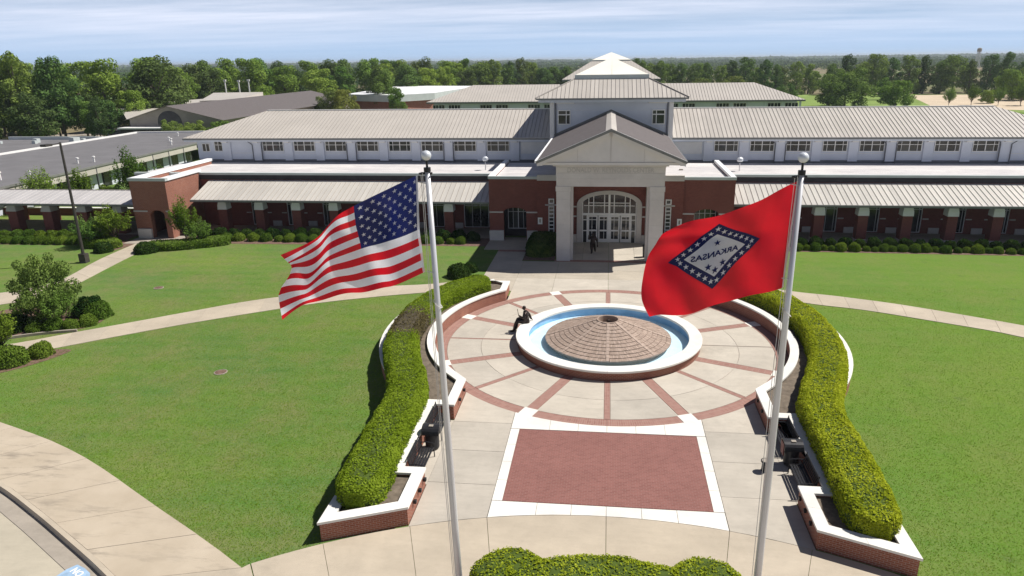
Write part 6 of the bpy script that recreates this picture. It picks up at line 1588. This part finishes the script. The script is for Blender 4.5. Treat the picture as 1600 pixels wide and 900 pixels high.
# ================================================================== LAMP POST LEFT
lp = empty('lamp_post', (-42.85, 14.15, 0), 'tall dark leaning lamp post on the left lawn beside the walk', 'lamp post')
mb = MB(); mb.tube([(0, 0, 0.5), (0.05, 0, 9.75)], [0.13, 0.085], 10); mb.build('pole', 'lamp_pole', lp)
quick('base_block', 'lamp_pole', lp, (-0.28, 0.28, -0.25, 0.25, 0, 0.75)); quick('arm', 'lamp_pole', lp, (-0.10, 0.12, -1.2, 0.0, 9.62, 9.70)); quick('lamp_head', 'lamp_pole', lp, (-0.22, 0.24, -1.75, -1.05, 9.58, 9.76))
ep = empty('utility_pole', (-41.3, 6.0, 0), 'thin white bollard by the left walk under the bush', 'bollard')
mb = MB(); mb.tube([(0, 0, 0), (0, 0, 0.9)], 0.07, 8); mb.build('post', 'white_trim', ep)
# pale standing sculpture in the courtyard behind the walkway
for (x, y, h, l) in ((-58.6, 44, 2.3, 'pale abstract garden stone behind the covered walkway, left of the lamp post'), (-50.6, 43, 1.6, 'pale garden urn behind the covered walkway near the brick block')):
    r_ = empty('garden_stone', (x, y, 0), l, 'garden ornament'); mb = MB(); mb.lathe([(0.2, 0), (0.28, h*0.3), (0.12, h*0.62), (0.42, h*0.9), (0.36, h), (0, h)], 10); mb.build('stone', 'white_coping', r_)
# ================================================================== SHRUBS NEAR THE BUILDING
random.seed(21)
x = 12.2; k = 0
while x < 41:
    r_ = random.choice([0.32, 0.38, 0.42, 0.48]); round_shrub(x+r_, 21.95+random.uniform(-0.12, 0.12)-0.012*x, r_, r_*random.uniform(1.15, 1.5), 'round clipped shrub, %s from the portico in the front row along the right arcade' % ORD[min(k, 39)], 'clipped shrubs along the right arcade'); x += 2*r_*random.choice([0.84, 0.9, 1.0, 1.15]); k += 1
x = 12.5; k = 0
while x < 41:
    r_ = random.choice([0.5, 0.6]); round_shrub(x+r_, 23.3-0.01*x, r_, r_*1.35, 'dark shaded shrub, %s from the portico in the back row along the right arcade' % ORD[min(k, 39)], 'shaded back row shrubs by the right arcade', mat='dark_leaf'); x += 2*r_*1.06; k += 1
x = 12.5; k = 0
while x < 34.5:
    r_ = random.choice([0.42, 0.5, 0.55]); round_shrub(-(x+r_), 22.2+random.uniform(-0.1, 0.1), r_, r_*1.3, 'round clipped shrub, %s from the portico in the front row along the left arcade' % ORD[min(k, 39)], 'clipped shrubs along the left arcade'); x += 2*r_*random.choice([0.95, 1.1, 1.3]); k += 1
x = 11.5; k = 0
while x < 37:
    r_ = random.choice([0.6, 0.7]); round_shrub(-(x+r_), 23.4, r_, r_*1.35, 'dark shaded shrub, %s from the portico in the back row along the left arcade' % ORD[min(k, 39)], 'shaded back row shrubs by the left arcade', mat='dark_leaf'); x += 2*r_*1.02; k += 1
x = 45.6; k = 0
while x < 66:
    r_ = random.choice([0.48, 0.55, 0.6]); round_shrub(-(x+r_), 20.0, r_, r_*1.3, 'round green shrub, %s from the brick block in the front row along the covered walkway' % ORD[min(k, 39)], 'shrubs along the covered walkway'); x += 2*r_*0.98; k += 1
x = 45.2; k = 0
while x < 66:
    r_ = random.choice([0.55, 0.62]); round_shrub(-(x+r_), 21.5, r_, r_*1.5, 'round green shrub, %s from the brick block in the back row along the covered walkway' % ORD[min(k, 39)], 'back row shrubs along the covered walkway'); x += 2*r_*1.0; k += 1
# dark boxwood masses beside the portico columns
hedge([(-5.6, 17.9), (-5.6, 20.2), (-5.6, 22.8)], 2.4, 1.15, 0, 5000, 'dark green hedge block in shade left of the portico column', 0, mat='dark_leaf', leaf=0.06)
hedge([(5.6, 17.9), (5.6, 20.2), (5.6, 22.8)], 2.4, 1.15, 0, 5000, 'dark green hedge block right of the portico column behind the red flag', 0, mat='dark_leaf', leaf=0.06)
# low ground cover hedges near the brick block
hedge([(-43.4, 18.4), (-44.6, 19.2), (-46.5, 19.3)], 1.8, 0.7, 0, 3500, 'low spreading hedge left of the walk at the brick block', 0, mat='shrub_leaf', leaf=0.07)
hedge([(-40.2, 18.6), (-38.0, 19.0), (-36.0, 20.0), (-34.0, 21.2)], 1.9, 0.65, 0, 5500, 'low spreading hedge right of the walk at the brick block', 0, mat='shrub_leaf', leaf=0.07)
round_shrub(-43.6, 17.5, 0.75, 0.9, 'dark shrub at the left corner of the tower walk', mat='dark_leaf'); round_shrub(-39.7, 17.6, 0.95, 0.95, 'dark rounded shrub at the right corner of the tower walk', mat='dark_leaf')
round_shrub(-11.15, 12.2, 0.85, 1.0, 'dark rounded shrub on the lawn behind the left planter', mat='dark_leaf'); round_shrub(-10.5, 13.6, 0.55, 0.75, 'small dark shrub at the lawn corner behind the left planter', mat='dark_leaf')
# multi-trunk small trees and bushes
place_tree('a1', -44.6, 20.3, 3.6, 'leafy small tree left of the brick block beside the lamp post', wid=1.35, name='small_tree'); place_tree('a2', -46.2, 19.2, 2.9, 'low leafy bush just left of the brick block', wid=1.5, name='bush', cat='bush')
place_tree('a1', -37.8, 20.6, 4.3, 'airy small tree right of the brick block door', wid=0.95, name='small_tree'); place_tree('a2', -36.4, 20.2, 2.6, 'low branching bush beside the airy tree at the brick block', wid=1.3, name='bush', cat='bush')
bt = place_tree('l1', -34.9, 0.6, 4.9, 'large dark bushy tree in the bed at the left walk', wid=0.74, name='bushy_tree')
place_tree('a2', -33.7, -0.1, 2.8, 'olive twiggy bush at the foot of the large bushy tree', wid=1.0, name='bush', cat='bush')
place_tree('a1', -33.6, -4.5, 2.9, 'small bright green tree at the left edge over the walk', wid=1.0, name='small_tree')
for (x, y, r_, l) in ((-34.6, -1.0, .5, 'leftmost little clipped ball at the bed edging'), (-33.75, -0.55, .62, 'larger clipped ball at the bed edging'), (-32.9, -0.2, .5, 'clipped ball third along the bed edging'), (-32.3, 0.5, .55, 'clipped ball at the right tip of the bed'),
                      (-32.6, 1.9, .8, 'loose green bush at the right side of the bed'), (-36.3, -0.8, .9, 'dark bush left behind the bed edging'), (-33.6, 2.4, .95, 'dark green bush behind the large bushy tree'),
                      (-31.5, -4.3, .62, 'clipped round shrub nearest the walk in the lower bed'), (-32.3, -5.5, .85, 'large clipped round shrub in the lower bed'), (-33.2, -6.6, .8, 'clipped shrub second from the left edge in the lower bed'), (-34.4, -7.4, .8, 'clipped shrub at the left edge of the lower bed'), (-33.6, -5.1, .7, 'darker shrub behind the lower bed row')):
    round_shrub(x, y, r_, r_*1.25, l, mat='shrub_leaf' if 'dark' not in l else 'dark_leaf')
# courtyard trees behind the walkway roof
for (p, x, y, h, wd, l) in (('a2', -62.5, 33.5, 5.2, 1.1, 'feathery green tree left behind the covered walkway'), ('a1', -58.5, 34.5, 4.8, 1.1, 'feathery tree behind the covered walkway beside the lamp post'), ('a1', -53.6, 36.5, 6.8, 0.85, 'tallest feathery tree behind the covered walkway'),
                            ('a2', -51.0, 37.0, 5.0, 1.1, 'green tree beside the annex right behind the walkway'), ('l2', -55.5, 35.5, 3.0, 1.2, 'low round tree between the feathery trees behind the walkway'), ('a1', -48.6, 36.0, 4.4, 1.0, 'small tree left behind the brick corner block')):
    place_tree(p, x, y, h, l, 'courtyard trees behind the covered walkway', wd, 'courtyard_tree')
# ================================================================== TREES BEYOND
random.seed(5)
GR = 'tall trees in the row beyond the field'
k = 0; xs = 4.0
while xs < 186:
    yy = 283+random.uniform(-4, 4)-max(0, xs-90)*0.06
    h = random.choice([12.5, 13.5, 14.5, 15.5, 16.3]); 
    place_tree(random.choice(['t1', 't2', 't3', 't2', 't3', 'b2']), xs, yy, h, '%s tree from the pyramid roof in the tall row beyond the right wing' % ORD[min(k, 39)], GR, random.uniform(1.0, 1.4), 'tall_tree'); k += 1
    xs += random.uniform(4.6, 7.6)
k = 0; xs = 8.0
while xs < 260:
    place_tree(random.choice(['b1', 'b2', 'b4']), xs, 300+random.uniform(-5, 5), random.uniform(9, 12.5), '%s tree from the pyramid roof in the lower row behind the tall row' % ORD[min(k, 39)], 'lower trees behind the tall row', 1.05, 'background_tree'); k += 1; xs += random.uniform(9, 14)
for (p, x, y, h, wd, l) in (('l1', 73.5, 202, 12.8, 1.45, 'very large round dark tree just right of the rear hall'), ('l2', 88, 200, 8.6, 1.25, 'medium round tree right of the very large one'), ('l1', 60, 222, 7.0, 1.2, 'small round tree left of the very large round tree'),
    ('l3', 34, 246, 8.4, 1.3, 'olive green round tree behind the rear hall roof'), ('l3', 45, 240, 9.4, 1.4, 'larger olive tree behind the right end of the rear hall'), ('l3', 22, 255, 6.5, 1.3, 'low olive tree close to the pyramid roof'),
    ('b1', 98, 240, 8.0, 1.1, 'light green tree behind the medium round tree'), ('a2', 105, 203, 6.4, 0.9, 'thin young tree first from the left on the sandy lot edge'), ('a1', 113, 206, 6.6, 1.0, 'dark young tree second on the sandy lot edge'), ('a2', 119.5, 203, 6.2, 0.9, 'thin young tree third on the sandy lot edge'), ('a1', 126, 203, 7.0, 1.2, 'bushy young tree at the right edge of the lot'),
    ('l2', 138, 232, 11, 1.2, 'broad green tree at the far right edge'), ('l1', 150, 246, 12, 1.1, 'dark broad tree behind at the far right edge'), ('l3', 108, 262, 6.5, 1.3, 'low olive tree at the back of the sandy lot'), ('l2', 122, 215, 4.5, 1.2, 'low shrubby tree in the sandy lot'),
    ('l2', -93, 150, 10.5, 0.85, 'round green tree rising over the left wing roof'), ('l3', -74, 150, 9.0, 1.0, 'grey olive tree behind the left wing roof'), ('l3', -69.5, 148, 9.3, 0.85, 'yellow green tree behind the left wing roof'), ('b2', -62, 158, 13.5, 0.95, 'tall dark broad tree left of the brick outbuilding'), ('b1', -56, 150, 9.2, 0.9, 'light green tree in front of the brick outbuilding'), ('b4', -66, 168, 14.5, 0.9, 'dark tree behind the yellow green tree'),
    ('l1', -85.5, 95.5, 5.6, 1.0, 'low tree beside the arched window of the gable'), ('l1', -80.5, 95.5, 5.3, 1.2, 'low wide tree before the middle of the grey roof slope'), ('l2', -75.5, 96, 5.2, 1.1, 'low tree before the right end of the grey roof slope'), ('b4', -104, 100, 9.5, 0.7, 'narrow dark tree at the left corner of the gabled building')):
    place_tree(p, x, y, h, l, None, wd, 'broad_tree')
# woodland: trees sorted near to far; those wholly hidden behind nearer ones are left out
CAMP = Vector((-0.2, -37.7)); sky_line = {}
cands = []
def region(poly, sp):
    xs_ = [p[0] for p in poly]; ys_ = [p[1] for p in poly]
    x = min(xs_)
    while x < max(xs_):
        y = min(ys_)
        while y < max(ys_):
            px, py = x+random.uniform(-.38, .38)*sp, y+random.uniform(-.38, .38)*sp; ins = False
            for i in range(len(poly)):
                (x1, y1), (x2, y2) = poly[i], poly[i-1]
                if (y1 > py) != (y2 > py) and px < (x2-x1)*(py-y1)/(y2-y1)+x1: ins = not ins
            if ins: cands.append((px, py))
            y += sp
        x += sp
region([(-140, 62), (-140, 86), (-104, 104), (-112, 150), (-122, 175), (-150, 260), (-420, 260), (-300, 100), (-200, 62)], 7.8)
region([(-120, 176), (-84, 196), (-60, 232), (-34, 300), (0, 300), (0, 345), (-330, 345), (-300, 230), (-150, 180)], 8.6)
cands.sort(key=lambda p: math.dist(p, CAMP))
nf = 0; lab = {}
for (x, y) in cands:
    d = math.dist((x, y), CAMP); far = y > 200
    h = random.uniform(12.5, 17.5) if not far else random.uniform(12.0, 17.0)
    if x < -100 and y < 120: h = random.uniform(10, 15.5)
    if -130 < x < -100 and y < 125: h *= 0.68
    if x > -35: h = min(h, 12.5)
    ang = math.atan2(x-CAMP.x, y-CAMP.y); el = (h-15.4)/d; el = (h-15.4)/d; wa_ = h*0.28/d; b0, b1 = int((ang-wa_)/0.004), int((ang+wa_)/0.004)
    vis = sum(1 for q in range(b0, b1+1) if el > sky_line.get(q, -9)+0.006)
    if vis < 0.12*(b1-b0+1) or ang < -0.82: continue
    for q in range(b0, b1+1): sky_line[q] = max(sky_line.get(q, -9), el-0.3*abs(q-(b0+b1)/2)/(b1-b0+1)*h*0.4/d)
    pr = random.choice(['b1', 'b2', 'b3', 'b1', 'b3', 'b4']) if x < -60 or y < 200 else random.choice(['b2', 'b4', 't2', 't1', 'b4'])
    zone = 'left woodland near the annex roofs' if y < 120 else ('left woodland beyond the gabled building' if y < 200 else 'distant woodland behind the halls')
    kindn = {'b1': 'broad mid green tree', 'b2': 'broad deep green tree', 'b3': 'lumpy light green tree', 'b4': 'dark green full tree', 't1': 'dark narrow tree', 't2': 'narrow green tree'}[pr]
    o = place_tree(pr, x, y, h, 'x', '%ss in the %s' % (kindn, zone), random.uniform(1.0, 1.45), 'woodland_tree'); nf += 1
    lab.setdefault((kindn, zone), []).append((ang, o))
for (kindn, zone), L_ in lab.items():
    L_.sort(key=lambda q: q[0])
    for i, (a_, o) in enumerate(L_): o['label'] = '%s %s from the left in the %s' % (ORD[min(i, 39)], kindn, zone)
for (x, y, h) in ((-124, 104, 18.6), (-128, 107, 18.0), (-119, 109, 17.8)):
    place_tree('t2' if h > 18.2 else 'b2', x, y, h, 'tree standing above the left woodland skyline, %s' % {18.6: 'leftmost peak', 18.0: 'middle peak', 17.8: 'right peak'}[h], 'trees above the woodland skyline', 0.85, 'woodland_tree')
print('woodland trees', nf)
# far woods to the horizon: masses nobody could count
def far_wood(y0, h, x0, x1, dens, leaf, depth):
    n = int((x1-x0)*dens); X = rng.uniform(x0, x1, n); Yv = y0+rng.uniform(0, depth, n)
    top = np.array([h*(0.72+0.35*mnoise.noise((a/(h*1.6), y0, 0))+0.2*mnoise.noise((a/(h*6), y0, 3))) for a in X]); Z = top*rng.uniform(0, 1, n)**0.6-0.3
    P = np.stack([X, Yv, Z], 1); Nn = np.tile([0.2, -0.5, 0.8], (n, 1))
    link('far_wood', leaf_mesh('far_wood', P, Nn, leaf, ['pine_leaf'], aspect=0.8), None, kind='stuff')
far_wood(420, 11, -420, -30, 30, 0.8, 40)
far_wood(520, 9, -60, 150, 20, 0.9, 20)
far_wood(640, 11, -650, -40, 20, 1.3, 60)
far_wood(900, 8, -200, 500, 14, 1.3, 30)
far_wood(1250, 10, -1400, 1500, 12, 2.0, 60)
far_wood(1900, 12, -2400, 2600, 8, 3.2, 120)
far_wood(3400, 17, -4200, 4600, 5, 6.5, 300)
ngon_sheet('meadow', [(18, 175), (150, 175), (250, 281), (30, 281)], 0.012, 'meadow')
ngon_sheet('sandy_lot', [(96, 189), (118, 183), (160, 196), (175, 262), (150, 272), (118, 270), (108, 232)], 0.03, 'sandy_lot')
ngon_sheet('parking_lot', [(-130, 110), (-50, 120), (-35, 210), (-80, 240), (-130, 190)], 0.02, 'gutter_concrete')
# ---- water tower on the horizon
wt = empty('water_tower', (402, 830, 0), 'tiny water tower standing above the right horizon', 'water tower')
mb = MB(); mb.lathe([(0, 17.2), (1.8, 17.6), (2.3, 18.6), (2.3, 20.6), (1.6, 21.4), (0, 21.8)], 16); mb.build('tank', 'gutter_concrete', wt, smooth=True)
for k in range(4): a = PI/4+k*PI/2; mb = MB(); mb.tube([(2.4*math.cos(a), 2.4*math.sin(a), 0), (1.7*math.cos(a), 1.7*math.sin(a), 17.8)], 0.34, 6); mb.build('leg', 'pole_metal', wt)
# ================================================================== AIR
b = bpy.data.materials.new('air'); b.use_nodes = True; t = b.node_tree; t.nodes.clear()
o_ = t.nodes.new('ShaderNodeOutputMaterial'); v_ = t.nodes.new('ShaderNodeVolumePrincipled')
v_.inputs['Density'].default_value = 0.00015; v_.inputs['Color'].default_value = (0.80, 0.90, 1.0, 1); v_.inputs['Anisotropy'].default_value = 0.2
t.links.new(v_.outputs[0], o_.inputs['Volume']); MAT['air'] = b
mb = MB(); mb.box(-9500, 9500, -500, 14500, -1.6, 34)
mb.build('haze', 'air', None, kind='stuff')
